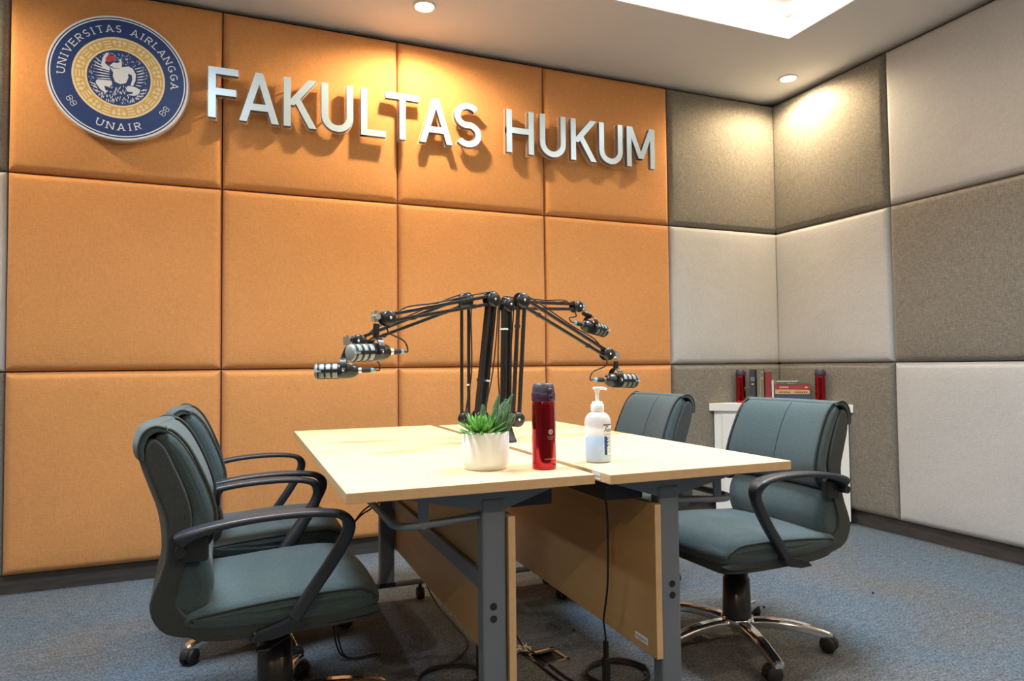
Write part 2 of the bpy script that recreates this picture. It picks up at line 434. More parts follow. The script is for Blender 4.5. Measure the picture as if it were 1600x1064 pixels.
struct('trim_2', MB().box((.02, (Y0-3*PW)/2, CEIL/2+.04), (.06, -Y0-3*PW, CEIL-.09)), M['pale'])

# ceiling lamps
for i, (x, y) in enumerate(DOWNLIGHTS[:3] + DOWNLIGHTS[3:]):
    lab = ['round recessed downlight over the letters T and A of the wall sign', 'round recessed downlight in the far corner over the grey panels'][i] if i < 2 else 'round recessed ceiling downlight elsewhere in the room'
    t = thing('downlight', lab, 'ceiling light', (x, y, CEIL), group='recessed downlights')
    MB().lathe([(.062, 0), (.062, -.004), (.050, -.008), (.046, -.004), (.046, 0)], 32).build('trim_ring', M['trim_white'], t)
    MB().lathe([(.045, -.003), (.040, -.006), (.02, -.0075), (.001, -.008)], 32).build('lens', M['down_glow'], t)
# cove strips: diffuser bars along the top edge of the recess
for i, (cx_, cy_, dx, dy, w) in enumerate([((hx0+hx1)/2, hy1-.055, hx1-hx0-.2, .05, 'above the orange wall'), ((hx0+hx1)/2, hy0+.055, hx1-hx0-.2, .05, 'at the camera end'),
                       (hx1-.055, (hy0+hy1)/2, .05, hy1-hy0-.2, 'along the grey side wall'), (hx0+.055, (hy0+hy1)/2, .05, hy1-hy0-.2, 'along the opposite side')]):
    o = MB().box((0, 0, -.011), (dx, dy, .022)).build('cove_light_strip', M['strip_glow'], loc=(cx_, cy_, CEIL+rec))
    tag(o, 'warm light strip inside the ceiling recess, ' + w, 'light strip', 'light strips in the ceiling recess')
for i, (x, y) in enumerate(PANELS):
    t = thing('ceiling_light_panel', 'flat square light panel in the ceiling recess', 'ceiling light', (x, y, CEIL+rec), group='light panels in the ceiling recess')
    MB().box((0, 0, -.010), (.62, .62, .02)).build('frame', M['trim_white'], t)
    MB().box((0, 0, -.0215), (.58, .58, .003)).build('diffuser', M['lamp_cool'], t)

# ------------------------------------------------------------------ wall sign letters
def arc(cx, cz, rx, rz, a0, a1, n=14): return [(cx+rx*math.cos(R(a0+(a1-a0)*i/n)), cz+rz*math.sin(R(a0+(a1-a0)*i/n))) for i in range(n+1)]
def glyph(ch, w, h, t, serif=0.):
    """strokes (2D polygons) of a capital letter in a box w x h, stroke t"""
    P = []; s2 = t/2; S = []
    st = lambda *pts: P.append(strip(list(pts), t))
    vert = lambda x, a=0, b=h: P.append([(x-s2, a), (x+s2, a), (x+s2, b), (x-s2, b)])
    hor = lambda z, a, b: P.append([(a, z-s2), (b, z-s2), (b, z+s2), (a, z+s2)])
    def diag(x0, x1, z0=0, z1=None, wd=None):     # stroke with level ends
        z1 = h if z1 is None else z1; L_ = math.hypot(x1-x0, z1-z0); k = t*L_/abs(z1-z0)/2*.98
        P.append([(x0-k, z0), (x0+k, z0), (x1+k, z1), (x1-k, z1)])
    if ch == 'F': vert(s2); hor(h-s2, 0, w); hor(h*.52, 0, w*.93); S = [(s2, 0), (s2, h)]
    elif ch == 'E': vert(s2); hor(h-s2, 0, w); hor(h*.52, 0, w*.9); hor(s2, 0, w); S = [(s2, 0), (s2, h)]
    elif ch == 'L': vert(s2); hor(s2, 0, w); S = [(s2, 0), (s2, h)]
    elif ch == 'T': vert(w/2, 0, h-s2); hor(h-s2, 0, w); S = [(w/2, 0)]
    elif ch == 'I': vert(w/2); S = [(w/2, 0), (w/2, h)]
    elif ch == 'H': vert(s2); vert(w-s2); hor(h*.52, 0, w); S = [(s2, 0), (s2, h), (w-s2, 0), (w-s2, h)]
    elif ch == 'A':
        diag(t*.55, w/2); diag(w-t*.55, w/2); hor(h*.30, w*.2, w*.8); S = [(t*.55, 0), (w-t*.55, 0)]
    elif ch == 'V': diag(w/2, t*.55); diag(w/2, w-t*.55); S = [(t*.55, h), (w-t*.55, h)]
    elif ch == 'N': vert(s2); vert(w-s2); diag(w-s2*1.3, s2*1.3); S = [(s2, 0), (s2, h), (w-s2, h)]
    elif ch == 'M':
        vert(s2); vert(w-s2); diag(w/2, s2*1.3, h*.22); diag(w/2, w-s2*1.3, h*.22); S = [(s2, 0), (w-s2, 0)]
    elif ch == 'K':
        vert(s2); diag(s2*1.8, w-t*.62, h*.44, h); diag(w-t*.62, w*.36, 0, h*.60); S = [(s2, 0), (s2, h)]
    elif ch == 'U':
        r = w/2-s2; P.append(strip([(s2, h)] + arc(w/2, r+s2, r, r, 180, 360, 18) + [(w-s2, h)], t)); S = [(s2, h), (w-s2, h)]
    elif ch == 'R':
        vert(s2); P.append(strip([(0, h-s2), (w*.5, h-s2)] + arc(w*.5, h*.74-s2*.5, w*.5-s2, h*.26-s2*.5, 90, -90, 10) + [(0, h*.48)], t)); diag(w-t*.6, w*.42, 0, h*.5); S = [(s2, 0)]
    elif ch == 'G':
        P.append(strip(arc(w/2, h/2, w/2-s2, h/2-s2, 50, 340, 20), t)); hor(h*.44, w*.55, w); vert(w-s2, h*.12, h*.45)
    elif ch == 'S':
        rx = w/2-s2; rz = (h/2-s2)/2*1.02
        top = arc(w/2, h-s2-rz, rx, rz, 38, 255, 14); bot = arc(w/2, s2+rz, rx, rz, 75, -142, 14)
        P.append(strip(top + bot, t))
    if serif:
        for x, z in S:
            zz = .06*h if z == 0 else h-.06*h
            P.append([(x-serif, zz-.06*h), (x+serif, zz-.06*h), (x+serif, zz+.06*h*.6), (x-serif, zz+.06*h*.6)])
    return P
LET = [('F', -3.698, -3.557, 'first letter of the sign'), ('A', -3.556, -3.361, 'between the letters F and K'), ('K', -3.341, -3.172, 'of the first word, just before U and L'), ('U', -3.152, -2.984, 'of the first word, between K and L'),
       ('L', -2.945, -2.807, 'between U and T'), ('T', -2.811, -2.620, 'under the bright downlight'), ('A', -2.623, -2.425, 'between the letters T and S'), ('S', -2.417, -2.254, 'last letter of the first word'),
       ('H', -2.098, -1.920, 'first letter of the second word'), ('U', -1.882, -1.707, 'just after the H of the second word'), ('K', -1.675, -1.493, 'in the middle of the second word'), ('U', -1.477, -1.306, 'just before the final M'), ('M', -1.278, -1.066, 'last letter of the sign')]
for ch, xa, xb, where in LET:
    w = (xb-xa)*.985; h = .256; t = .0345
    T_ = thing('sign_letter', 'silver wall sign letter %s, %s' % (ch, where), 'sign letter', ((xa+xb)/2, -.052, 2.263), group='silver letters of the wall sign')
    g = glyph(ch, w, h, t); mb = MB(); ac = MB()
    for k, p in enumerate(g):
        p = [(q[0]-w/2, q[1]) for q in p]
        mb.prism(p, -.032-.0002*k, -.004, None, 0, 1)
        po = inset(p if area2(p) > 0 else p[::-1], -.0065); ac.prism(po, -.0035+.0003*k, .004)
    p = g[0]; K_ = len(p)
    if K_ == 4: a_, b_ = (Vector(p[0])+Vector(p[1]))/2, (Vector(p[2])+Vector(p[3]))/2; ends = (a_.lerp(b_, .15), a_.lerp(b_, .8))
    else: ends = ((Vector(p[2])+Vector(p[K_-3]))/2, (Vector(p[K_//2-3])+Vector(p[K_//2+2]))/2)
    for (x, z) in ((e_[0]-w/2, e_[1]) for e_ in ends): MB().cyl((x, .004, z), (x, .062, z), .004, 8).build('standoff', M['silver'], T_)
    mb.build('face', [M['sign'], M['sign_side']], T_, bevel=0)
    ac.build('backing', M['acrylic'], T_, label='clear acrylic backing')

# ------------------------------------------------------------------ round emblem
E_ = thing('wall_emblem', 'round navy, gold and white university emblem hung on the orange wall', 'emblem', (-4.085, -.05, 2.402))
RE = .298
disc = MB()
def circ(r, n=96): return [(r*math.cos(2*PI*i/n), r*math.sin(2*PI*i/n)) for i in range(n)]
def annulus(mb, r0, r1, y, n=96, mi=0):
    v = [(r0*math.cos(2*PI*i/n), y, r0*math.sin(2*PI*i/n)) for i in range(n)] + [(r1*math.cos(2*PI*i/n), y, r1*math.sin(2*PI*i/n)) for i in range(n)]
    mb.add(v, [(i, n+i, n+(i+1) % n, (i+1) % n)[::-1] for i in range(n)], None, False, mi)
disc.prism(circ(RE), -.022, .0, None, 0)
disc.build('disc', M['white'], E_)
MB().prism(circ(RE*1.02), .001, .006).build('backing', M['acrylic'], E_, label='clear acrylic backing')
for a in (45, 135, 225, 315): MB().cyl((.2*math.cos(R(a)), .006, .2*math.sin(R(a))), (.2*math.cos(R(a)), .06, .2*math.sin(R(a))), .005, 8).build('standoff', M['silver'], E_)
MB().prism(circ(RE*.972), -.0226, -.021).build('navy_field', M['navy'], E_)
wr = MB(); annulus(wr, RE*.935, RE*.953, -.0230); wr.build('rim_line', M['white'], E_)
MB().prism(circ(RE*.655), -.0232, -.022).build('gold_ring', M['gold'], E_)
mb = MB(); annulus(mb, RE*.625, RE*.655, -.0237); annulus(mb, RE*.447, RE*.475, -.0237)
for k in range(20):
    a0 = 2*PI*k/20
    def pt(rr, aa): return (RE*rr*math.cos(a0+aa), RE*rr*math.sin(a0+aa))
    if k % 2 == 0:
        for rr in (.505, .55, .595): mb.prism([pt(rr-.011, -.095), pt(rr-.011, .095), pt(rr+.011, .095), pt(rr+.011, -.095)], -.0237, -.0236)
    else:
        for rr, aa, s in ((.583, 0, .026), (.522, 0, .026), (.577, -.125, .030), (.577, .125, .030)):
            cx_, cz_ = pt(rr, aa); mb.prism([(cx_+RE*s*math.cos(2*PI*i/12), cz_+RE*s*math.sin(2*PI*i/12)) for i in range(12)], -.0238, -.0236)
        for sg in (-1, 1): mb.prism([pt(.575, sg*.175), pt(.555, sg*.12), pt(.500, sg*.075), pt(.506, sg*.10)], -.0239, -.0236)
mb.build('ring_ornament', M['cream'], E_)
MB().prism(circ(RE*.447), -.0240, -.0225).build('center_field', M['navy'], E_)
# lettering
LT = {}
def ring_text(txt, rad, a_start, a_end, hh, flip=False):
    for word in (txt.split(' ')): LT[word] = MB()
    cur = iter(txt.split(' ')); lt = LT[next(cur)]
    wd = {'I': .38, 'R': .80, 'G': .9, 'V': .9, 'N': .9, 'A': .9, 'U': .86, 'S': .66, 'T': .8, 'E': .72, 'L': .70, ' ': .55}
    ws = [wd[ch]*hh for ch in txt]; gap = .30*hh
    tot = sum(ws) + gap*(len(txt)-1); span = R(abs(a_start-a_end))*rad; gap += (span-tot)/(len(txt)-1)*1.0
    pos = 0; sgn = -1 if not flip else 1
    for ch, w in zip(txt, ws):
        mid = (pos + w/2)/rad; a = R(a_start) + sgn*mid; pos += w+gap
        if ch == ' ': lt = LT[next(cur)]; continue
        up = Vector((math.cos(a), 0, math.sin(a)))*(1 if not flip else -1); rt = Vector((up.z, 0, -up.x))
        base = Vector((math.cos(a), 0, math.sin(a)))*rad - up*hh/2
        for k, p in enumerate(glyph(ch, w, hh, hh*.125, serif=hh*.17)):
            q = [base + rt*(x-w/2) + up*z for x, z in p]
            lt.prism([(t_.x, t_.z) for t_ in q], -.0232-.00002*k, -.0230)
ring_text('UNIVERSITAS AIRLANGGA', .237, 183, -5, .034)
ring_text('UNAIR', .236, 270-23, 270+23, .034, True)
for word in LT: LT[word].build('lettering', M['white'], E_)
for sg in (-1, 1):     # the two knot ornaments
    lt = MB()
    a = R(270 + sg*55); cx_, cz_ = .236*math.cos(a), .236*math.sin(a); ux, uz_ = -math.sin(a), math.cos(a); vx, vz = math.cos(a), math.sin(a)
    for d0, r0 in ((-.014, .009), (.014, .009), (0, .007)):
        for e0 in ((-.006, .006) if d0 else (0,)):
            pts = [(cx_+ux*(d0+r0*math.cos(2*PI*i/14))+vx*(e0+r0*.8*math.sin(2*PI*i/14)), cz_+uz_*(d0+r0*math.cos(2*PI*i/14))+vz*(e0+r0*.8*math.sin(2*PI*i/14))) for i in range(15)]
            lt.prism(strip(pts, .0024), -.0231, -.0230)
    lt.build('knot_ornament', M['white'], E_)
# the seated winged figure in the middle
fg = MB(); rf = RE*.447
def EP(px, py): return ((px-545)/352*rf, -(py-515-.09*(px-545))/308*rf)
def shape(pts, y=-.0246, mb=None): (mb or fg).prism([EP(*p) for p in pts], y, -.0241)
shape([(480, 440), (530, 430), (640, 440), (650, 500), (620, 570), (560, 585), (500, 560), (475, 500)])
shape([(440, 400), (560, 400), (650, 380), (690, 420), (640, 470), (480, 460)], -.0247)
shape([(650, 390), (690, 400), (730, 470), (725, 540), (700, 600), (670, 595), (690, 530), (685, 480), (640, 460)], -.0248)
shape([(345, 380), (360, 300), (400, 240), (430, 245), (405, 290), (390, 340), (390, 360), (440, 400), (440, 440), (370, 420)], -.0248)
shape([(500, 330), (560, 300), (575, 350), (570, 400), (530, 410), (480, 395), (435, 385)], -.0249)
shape([(290, 560), (310, 540), (460, 550), (470, 590), (440, 620), (400, 615), (430, 660), (400, 690), (340, 650), (295, 590)])
shape([(625, 640), (640, 600), (720, 610), (780, 640), (770, 680), (720, 710), (640, 705), (700, 670), (640, 665)])
for (x0, y0, x1, y1) in [(345, 350, 275, 290), (350, 385, 255, 335), (380, 420, 245, 375), (440, 455, 250, 415), (440, 480, 260, 455), (440, 505, 270, 492), (450, 530, 280, 527), (290, 600, 215, 570), (310, 640, 235, 600), (340, 680, 255, 650),
                         (715, 410, 800, 385), (735, 440, 825, 415), (745, 470, 835, 445), (748, 500, 838, 482), (748, 530, 835, 520), (742, 560, 825, 558), (730, 590, 800, 600), (790, 650, 865, 635), (780, 680, 850, 680), (750, 715, 820, 715)]:
    dx, dy = x1-x0, y1-y0; L_ = math.hypot(dx, dy); nx_, ny_ = -dy/L_*6, dx/L_*6
    shape([(x0+nx_*.6, y0+ny_*.6), ((x0+x1)/2+nx_*1.2, (y0+y1)/2+ny_*1.2), (x1, y1), ((x0+x1)/2-nx_*.9, (y0+y1)/2-ny_*.9), (x0-nx_*.6, y0-ny_*.6)])
rnd = random.Random(4)
cnt = 0
while cnt < 260:
    x, y = rnd.uniform(200, 890), rnd.uniform(205, 820)
    u, v_ = EP(x, y)
    if math.hypot(u, v_) > rf*.94: continue
    low = y > 610 and 430 < x < 640 or y > 690; hair = y < 330 or (580 < x < 740 and y < 390); edge = math.hypot(u, v_) > rf*.80
    if not (low or hair or edge): continue
    a = rnd.uniform(0, PI) if not low else rnd.uniform(1.2, 1.9); L_ = rnd.uniform(6, 14) if not low else rnd.uniform(12, 22); wv = rnd.uniform(2, 3.5) if not low else rnd.uniform(3, 6)
    ca, sa = math.cos(a), math.sin(a)
    shape([(x-ca*L_, y-sa*L_), (x+sa*wv, y-ca*wv), (x+ca*L_, y+sa*L_), (x-sa*wv, y+ca*wv)], -.0244); cnt += 1
fg.build('winged_figure', M['white'], E_)
det = MB()
for pts in ([(475, 340), (520, 318), (552, 322), (540, 345), (500, 350)], [(640, 475), (675, 490), (680, 530), (660, 580), (640, 560), (650, 510)], [(380, 610), (470, 640), (465, 665), (400, 660)],
            [(620, 665), (700, 670), (690, 690), (625, 700)], [(430, 395), (470, 405), (550, 412), (552, 416), (470, 412)], [(548, 540), (556, 540), (556, 548), (548, 548)]):
    shape(pts, -.0252, det)
det.build('figure_shading', M['navy'], E_)
rd = MB(); shape([(395, 300), (420, 270), (500, 280), (495, 315), (440, 340), (395, 340)], -.0253, rd); rd.build('red_vessel', M['red_fig'], E_)

# ------------------------------------------------------------------ tables
def make_table(sg, gap, yoff, label):
    """sg = -1: extends to -x from the seam, +1: to +x. local origin on the seam at the near end"""
    t = thing('office_table', label, 'table', (-2.759, -2.259, 0), -.0158, 'tables pushed together')
    X = lambda u: sg*(gap+u)
    W, L_, ZT, TH = (.602 if sg < 0 else .567), 1.574, .740, .024
    yc = yoff + L_/2
    mb = MB().box((X(W/2), yc, ZT-TH/2), (W, L_, TH))
    mb.mi = [1]*6; mb.mi[-1] = 0; mb.mi = [0 if all(abs(mb.v[i][2]-ZT) < 1e-6 for i in f) else 1 for f in mb.f]
    mb.build('tabletop', [M['maple'], M['maple_edge']], t, bevel=.0015)
    legs = (yoff+.115, yoff+1.455)
    for k, y in enumerate(legs):
        lg = MB().box((X(.232), y, .382), (.062, .045, .600)); o = lg.build('leg', M['grey_steel'], t, bevel=.006)
        fr = -1 if k == 0 else 1
        for z in (.421, .391): MB().cyl((X(.236), y+fr*.0222, z), (X(.236), y+fr*.0245, z), .0088, 16).build('screw_cap', M['rubber'], o)
        MB().box((X(.232), y, .084), (.068, .052, .016)).build('collar', M['black_plastic'], o, bevel=.003)
        ft = MB().tube([(X(.065), y, .076), (X(.50), y, .076)], .0125, 12); ft.build('foot', M['grey_steel'], t)
        for u in (.085, .48):
            cs = MB(); cs.cyl((X(u), y, .045), (X(u), y, .066), .008, 10)
            cs.cyl((X(u)-.014, y, .025), (X(u)-.004, y, .025), .025, 20); cs.cyl((X(u)+.004, y, .025), (X(u)+.014, y, .025), .025, 20)
            cs.box((X(u), y, .040), (.018, .034, .020)); cs.build('caster', M['rubber'], t)
        # tapered arm under the top
        am = MB(); y0, y1 = y-.018, y+.018
        for (a, b, za, zb) in ((.20, .47, .678, .700),):
            poly = [(X(a), .655), (X(.26), .655), (X(b), .700), (X(b), .7155), (X(a), .7155)]
            am.prism(poly, y0, y1)
        am.prism([(X(.20), .655), (X(.20), .7155), (X(.05), .7155), (X(.05), .703)], y0, y1)
        am.build('support_arm', M['grey_steel'], t, bevel=.002)
        st = MB(); st.box((X(.405), y-.002, .661), (.026, .006, .080)); st.cyl((X(.405), y-.010, .627), (X(.405), y+.008, .627), .006, 10); st.build('hanger', M['grey_steel'], t, bevel=.001)
    # looped bar between the two legs under the outer half
    r_ = .05; ya, yb = legs
    path = [(X(.262), ya, .640), (X(.36), ya, .632)]
    path += [(X(.42+r_*math.sin(a)), ya+r_*(1-math.cos(a)), .628) for a in [PI/2*i/6 for i in range(7)]]
    path += [(X(.42+r_*math.cos(a)), yb-r_*(1-math.sin(a)), .628) for a in [PI/2*i/6 for i in range(7)]] + [(X(.36), yb, .632), (X(.262), yb, .640)]
    MB().tube(path, .0095, 10).build('loop_bar', M['grey_steel'], t)
    # frame rails
    for u, z, hh in ((.30, .693, .04), (.40, .703, .02)):
        MB().box((X(u), yc, z), (.022, L_-.30, hh)).build('rail', M['dark_steel'], t, bevel=.002)
    MB().box((X(.208), yc, .433), (.014, L_-.27, .046)).build('crossbar', M['grey_steel'], t, bevel=.002)
    MB().box((X(.115), yc, .682), (.115, L_-.26, .066)).build('cable_tray', M['dark_steel'], t, bevel=.002)
    pn = MB().box((X(.189), yoff+.085+(L_-.19)/2, .435), (.018, L_-.19, .405)).build('modesty_panel', [M['panel_wood']], t, bevel=.001)
    fc = MB().box((X(.189), yoff+.0843, .435), (.018, .0012, .404)).build('edge_band', M['maple_edge'], pn)
    if sg > 0:
        # stickers: one on the tabletop edge, one on the panel
        for nm, par, x, y, z, w, hh, ts in (('sticker', None, X(0)-.0006, .045, .7285, .044, .0165, .0105), ('sticker', pn, X(.18)-.0006, yoff+.085+.075, .262, .062, .018, .0125)):
            s_ = MB().box((x, y, z), (.0008, w, hh)).build('sticker', M['label'], par or t)
            v, f = text_data('highpoint', ts)
            Mt = Matrix(((0, 0, -1, x-.0006), (-1, 0, 0, y-.003), (0, 1, 0, z-.0035), (0, 0, 0, 1)))
            tx = MB().add(v, f, Mt, False, 0)
            cc = Matrix(((0, 0, -1, x-.0006), (-1, 0, 0, y+w*.40), (0, 1, 0, z), (0, 0, 0, 1)))
            tx.add([(.0026*math.cos(2*PI*i/12), .0026*math.sin(2*PI*i/12), 0) for i in range(12)], [tuple(range(12))], cc, False, 1)
            o = tx.build('sticker_print', [M['black_ink'], M['red_ink']], None); o.parent = (par or t)
            if par: pass
    return t
make_table(-1, 0, 0, 'maple table with the plant pot and the red flask on it')
make_table(1, .028, -.026, 'maple table with the hand sanitizer bottle on it')

# ------------------------------------------------------------------ office chairs
def make_chair(label, loc, rz):
    t = thing('office_chair', label, 'chair', loc, rz, 'office chairs around the tables')
    cv = lambda x, y, z: (x + .62*y*y*max(0, min(1, (z-.45)/.2)), y, z)         # backs wrap slightly round the sitter
    def taper(x, y, z):
        k = 1 - .05*max(0, min(1, (z-.6)/.28)); return cv(x, y*k, z)
    shell = catmull([(-.327, .842), (-.344, .822), (-.343, .775), (-.322, .71), (-.299, .64), (-.288, .55), (-.302, .47), (-.298, .42), (-.268, .378), (-.20, .357), (-.10, .347), (.03, .343), (.16, .346), (.238, .354),
                     (.238, .368), (.10, .372), (-.10, .376), (-.19, .392), (-.236, .43), (-.248, .48), (-.238, .56), (-.243, .64), (-.258, .71), (-.288, .785), (-.305, .822)], 3, True)
    MB().pad(shell, .238, .006).map(taper).build('back_shell', M['chair_shade'], t)
    up = catmull([(-.320, .832), (-.307, .860), (-.284, .855), (-.252, .818), (-.219, .75), (-.195, .68), (-.186, .62), (-.196, .585), (-.222, .573), (-.246, .60), (-.246, .65), (-.262, .71), (-.292, .78)], 4, True)
    b = MB().pad(up, .232, .022).map(taper).build('backrest', M['chair'], t)
    for sy in (-1, 1):
        pp = MB()
        q = [(-.305, .864), (-.283, .859), (-.250, .820), (-.217, .75), (-.193, .68), (-.184, .617), (-.195, .580)]
        pp.tube([taper(x, sy*.222, z) for x, z in catmull(q, 4)], .0042, 8)
        pp.build('piping', M['piping'], b)
    sm = MB().tube([taper(x+.0008, .002, z) for x, z in catmull([(-.284, .856), (-.252, .818), (-.219, .75), (-.195, .68), (-.186, .62)], 4)], .0016, 6); sm.build('seam', M['piping'], b)
    hd = catmull([(-.298, .865), (-.325, .871), (-.348, .857), (-.358, .825), (-.355, .793), (-.347, .792), (-.348, .82), (-.339, .846), (-.320, .858), (-.300, .856)], 3, True)
    hf_ = MB().pad(hd, .236, .004).map(taper).build('head_flap', M['chair'], t)
    for sy in (-1, 1): MB().tube([taper(x, sy*.234, z) for x, z in catmull([(-.300, .866), (-.325, .872), (-.349, .857), (-.359, .825), (-.356, .793)], 4)], .0038, 8).build('piping', M['piping'], hf_)
    lb = catmull([(-.262, .55), (-.225, .572), (-.188, .545), (-.166, .49), (-.168, .44), (-.195, .405), (-.245, .402), (-.272, .44), (-.275, .50)], 4, True)
    MB().pad(lb, .230, .030).map(cv).build('lumbar_cushion', M['chair'], t)
    seat = catmull([(-.235, .405), (-.205, .430), (-.10, .438), (.05, .447), (.165, .447), (.225, .436), (.258, .405), (.262, .375), (.235, .362), (.10, .358), (-.10, .362), (-.215, .378)], 4, True)
    def sshape(x, y, z):
        k = max(0, min(1, (x-.10)/.17)); kk = 1-.07*k*k
        zz = z + (.010*(1-(y/.25)**2) - .008 if z > .41 else 0)
        return (x - .10*y*y*k*2.4, y*kk, zz)
    s_ = MB().pad(seat, .248, .030, mid=7).map(sshape).build('seat', M['chair'], t)
    for sy in (-1, 1):
        sp = MB()
        q = [(-.215, .415), (-.10, .428), (.05, .436), (.165, .436), (.215, .426), (.250, .392)]
        sp.tube([sshape(x, sy*.2425, z-.002) for x, z in catmull(q, 4)], .0045, 8)
        sp.build('piping', M['piping'], s_)
    bs = catmull([(-.20, .372), (.0, .362), (.15, .360), (.235, .366), (.250, .352), (.235, .336), (.10, .332), (-.10, .335), (-.20, .348)], 3, True)
    MB().pad(bs, .236, .012).map(lambda x, y, z: (x, y*(1-.08*max(0, min(1, (x-.1)/.15))**2), z)).build('seat_pan', M['chair_shade'], t)
    # armrests: one continuous bent plastic loop
    for sy in (-1, 1):
        pts = catmull([(-.240, .600), (-.218, .614), (-.16, .630), (-.08, .641), (.02, .645), (.10, .640), (.142, .628), (.158, .602), (.148, .565), (.112, .505), (.066, .440), (.024, .380)], 5)
        N = len(pts); rs = []
        for i, (x, z) in enumerate(pts):
            a = pts[max(0, i-1)]; c_ = pts[min(N-1, i+1)]; tx, tz = c_[0]-a[0], c_[1]-a[1]; L_ = math.hypot(tx, tz); nx_, nz_ = -tz/L_, tx/L_
            s = i/(N-1)
            hw = .028 if s < .55 else .028-.013*min(1, (s-.55)/.15)
            ht = .0085 + .009*math.exp(-(s/.14)**2) + .007*max(0, min(1, (s-.5)/.12))
            yc = sy*(.262 + .020*math.sin(PI*min(1, s*1.15)))
            ring = []
            for k in range(14):
                a2 = 2*PI*k/14; cx_ = math.copysign(abs(math.cos(a2))**.45, math.cos(a2)); sx_ = math.copysign(abs(math.sin(a2))**.45, math.sin(a2))
                ring.append((x + nx_*sx_*ht, yc + cx_*hw, z + nz_*sx_*ht))
            rs.append(ring)
        ar = MB().rings(rs).build('armrest', M['navy_plastic'], t)
        bk = MB().box((-.205, sy*.243, .578), (.062, .030, .066)); bk.cyl((-.236, sy*.235, .578), (-.236, sy*.286, .578), .013, 16)
        bk.build('back_bracket', M['black_plastic'], ar, bevel=.008)
        fp = MB().prism([(-.078, .340), (-.062, .357), (-.005, .372), (.040, .392), (.038, .368), (.015, .348), (-.03, .339)], -.024, .024, xf((0, sy*.250, 0))); fp.build('foot_plate', M['black_plastic'], ar, bevel=.004)
    # under the seat
    me_ = MB().box((-.01, 0, .312), (.21, .13, .05)); me_.box((-.02, 0, .286), (.12, .09, .03)); me_.build('tilt_mechanism', M['black_plastic'], t, bevel=.006)
    lv = MB().tube([(.03, -.05, .300), (.02, -.15, .296), (-.03, -.20, .294)], .005, 8); lv.ball((-.045, -.205, .294), .016, 12, None, 0, (1.4, 1, .5)); lv.build('lever', M['black_plastic'], t)
    MB().lathe([(.052, .100), (.050, .11), (.046, .24), (.041, .242), (.040, .30)], 28).build('gas_column', M['blackmetal'], t)
    MB().lathe([(.020, .055), (.042, .058), (.056, .075), (.058, .095), (.054, .104), (.03, .105)], 28).build('base_hub', M['chrome'], t)
    for k in range(5):
        a = R(72*k); Rz = Matrix.Rotation(a, 4, 'Z')
        pts = catmull([(.035, .080), (.10, .086), (.18, .082), (.25, .070), (.306, .057)], 4); rs = []
        for i, (x, z) in enumerate(pts):
            s = i/(len(pts)-1); hw = .0235-.004*s; hh = .017-.004*s; b2 = .35 if i else .3
            rs.append([(x, -hw, z-hh), (x, -hw, z+hh*.35), (x, -hw*.62, z+hh), (x, hw*.62, z+hh), (x, hw, z+hh*.35), (x, hw, z-hh)])
        x, z = pts[-1]; rs.append([(x+.010, p[1]*.7, z + (p[2]-z)*.6) for p in rs[-1]])
        lg = MB().rings(rs, M_=Rz, smooth=False).build('base_leg', M['chrome'], t, bevel=.003)
        cs = MB(); ca = R(40+55*k); Cz = Rz @ Matrix.Translation((.292, 0, 0)) @ Matrix.Rotation(ca, 4, 'Z')
        for sy in (-1, 1):
            cs.lathe([(.010, -.009), (.024, -.009), (.0265, -.004), (.0265, .006), (.020, .010), (.004, .011)], 24, Cz @ frame((-.014, sy*.014, .0265), (0, sy, 0)))
        cs.lathe([(.012, .040), (.014, .052), (.010, .053)], 16, Cz)
        hood = [( -.014+.0295*math.cos(R(q)), .0265+.0295*math.sin(R(q))) for q in range(0, 181, 15)]
        cs.prism(hood, -.010, .010, Cz); cs.build('caster', M['rubber'], lg)
    return t
c1 = make_chair('green grey office chair nearest the camera, seen side on beside the plant table', (-3.47, -1.66, 0), R(1.5))
c2 = dup(c1, (-3.455, -.965, 0), R(2), 'green grey office chair by the orange wall, partly hidden behind the nearest chair', turn=R(-8))
c3 = dup(c1, (-1.900, -1.748, 0), R(180+1), 'green grey office chair in front of the white corner cabinet', turn=0)
c4 = dup(c1, (-1.985, -.985, 0), R(180-3), 'green grey office chair behind the sanitizer bottle, mostly hidden by the tabletop', turn=R(19))
MB().box((-.045, -.2485, .349), (.052, .0015, .010)).build('brand_tag', M['green_tag'], c1)

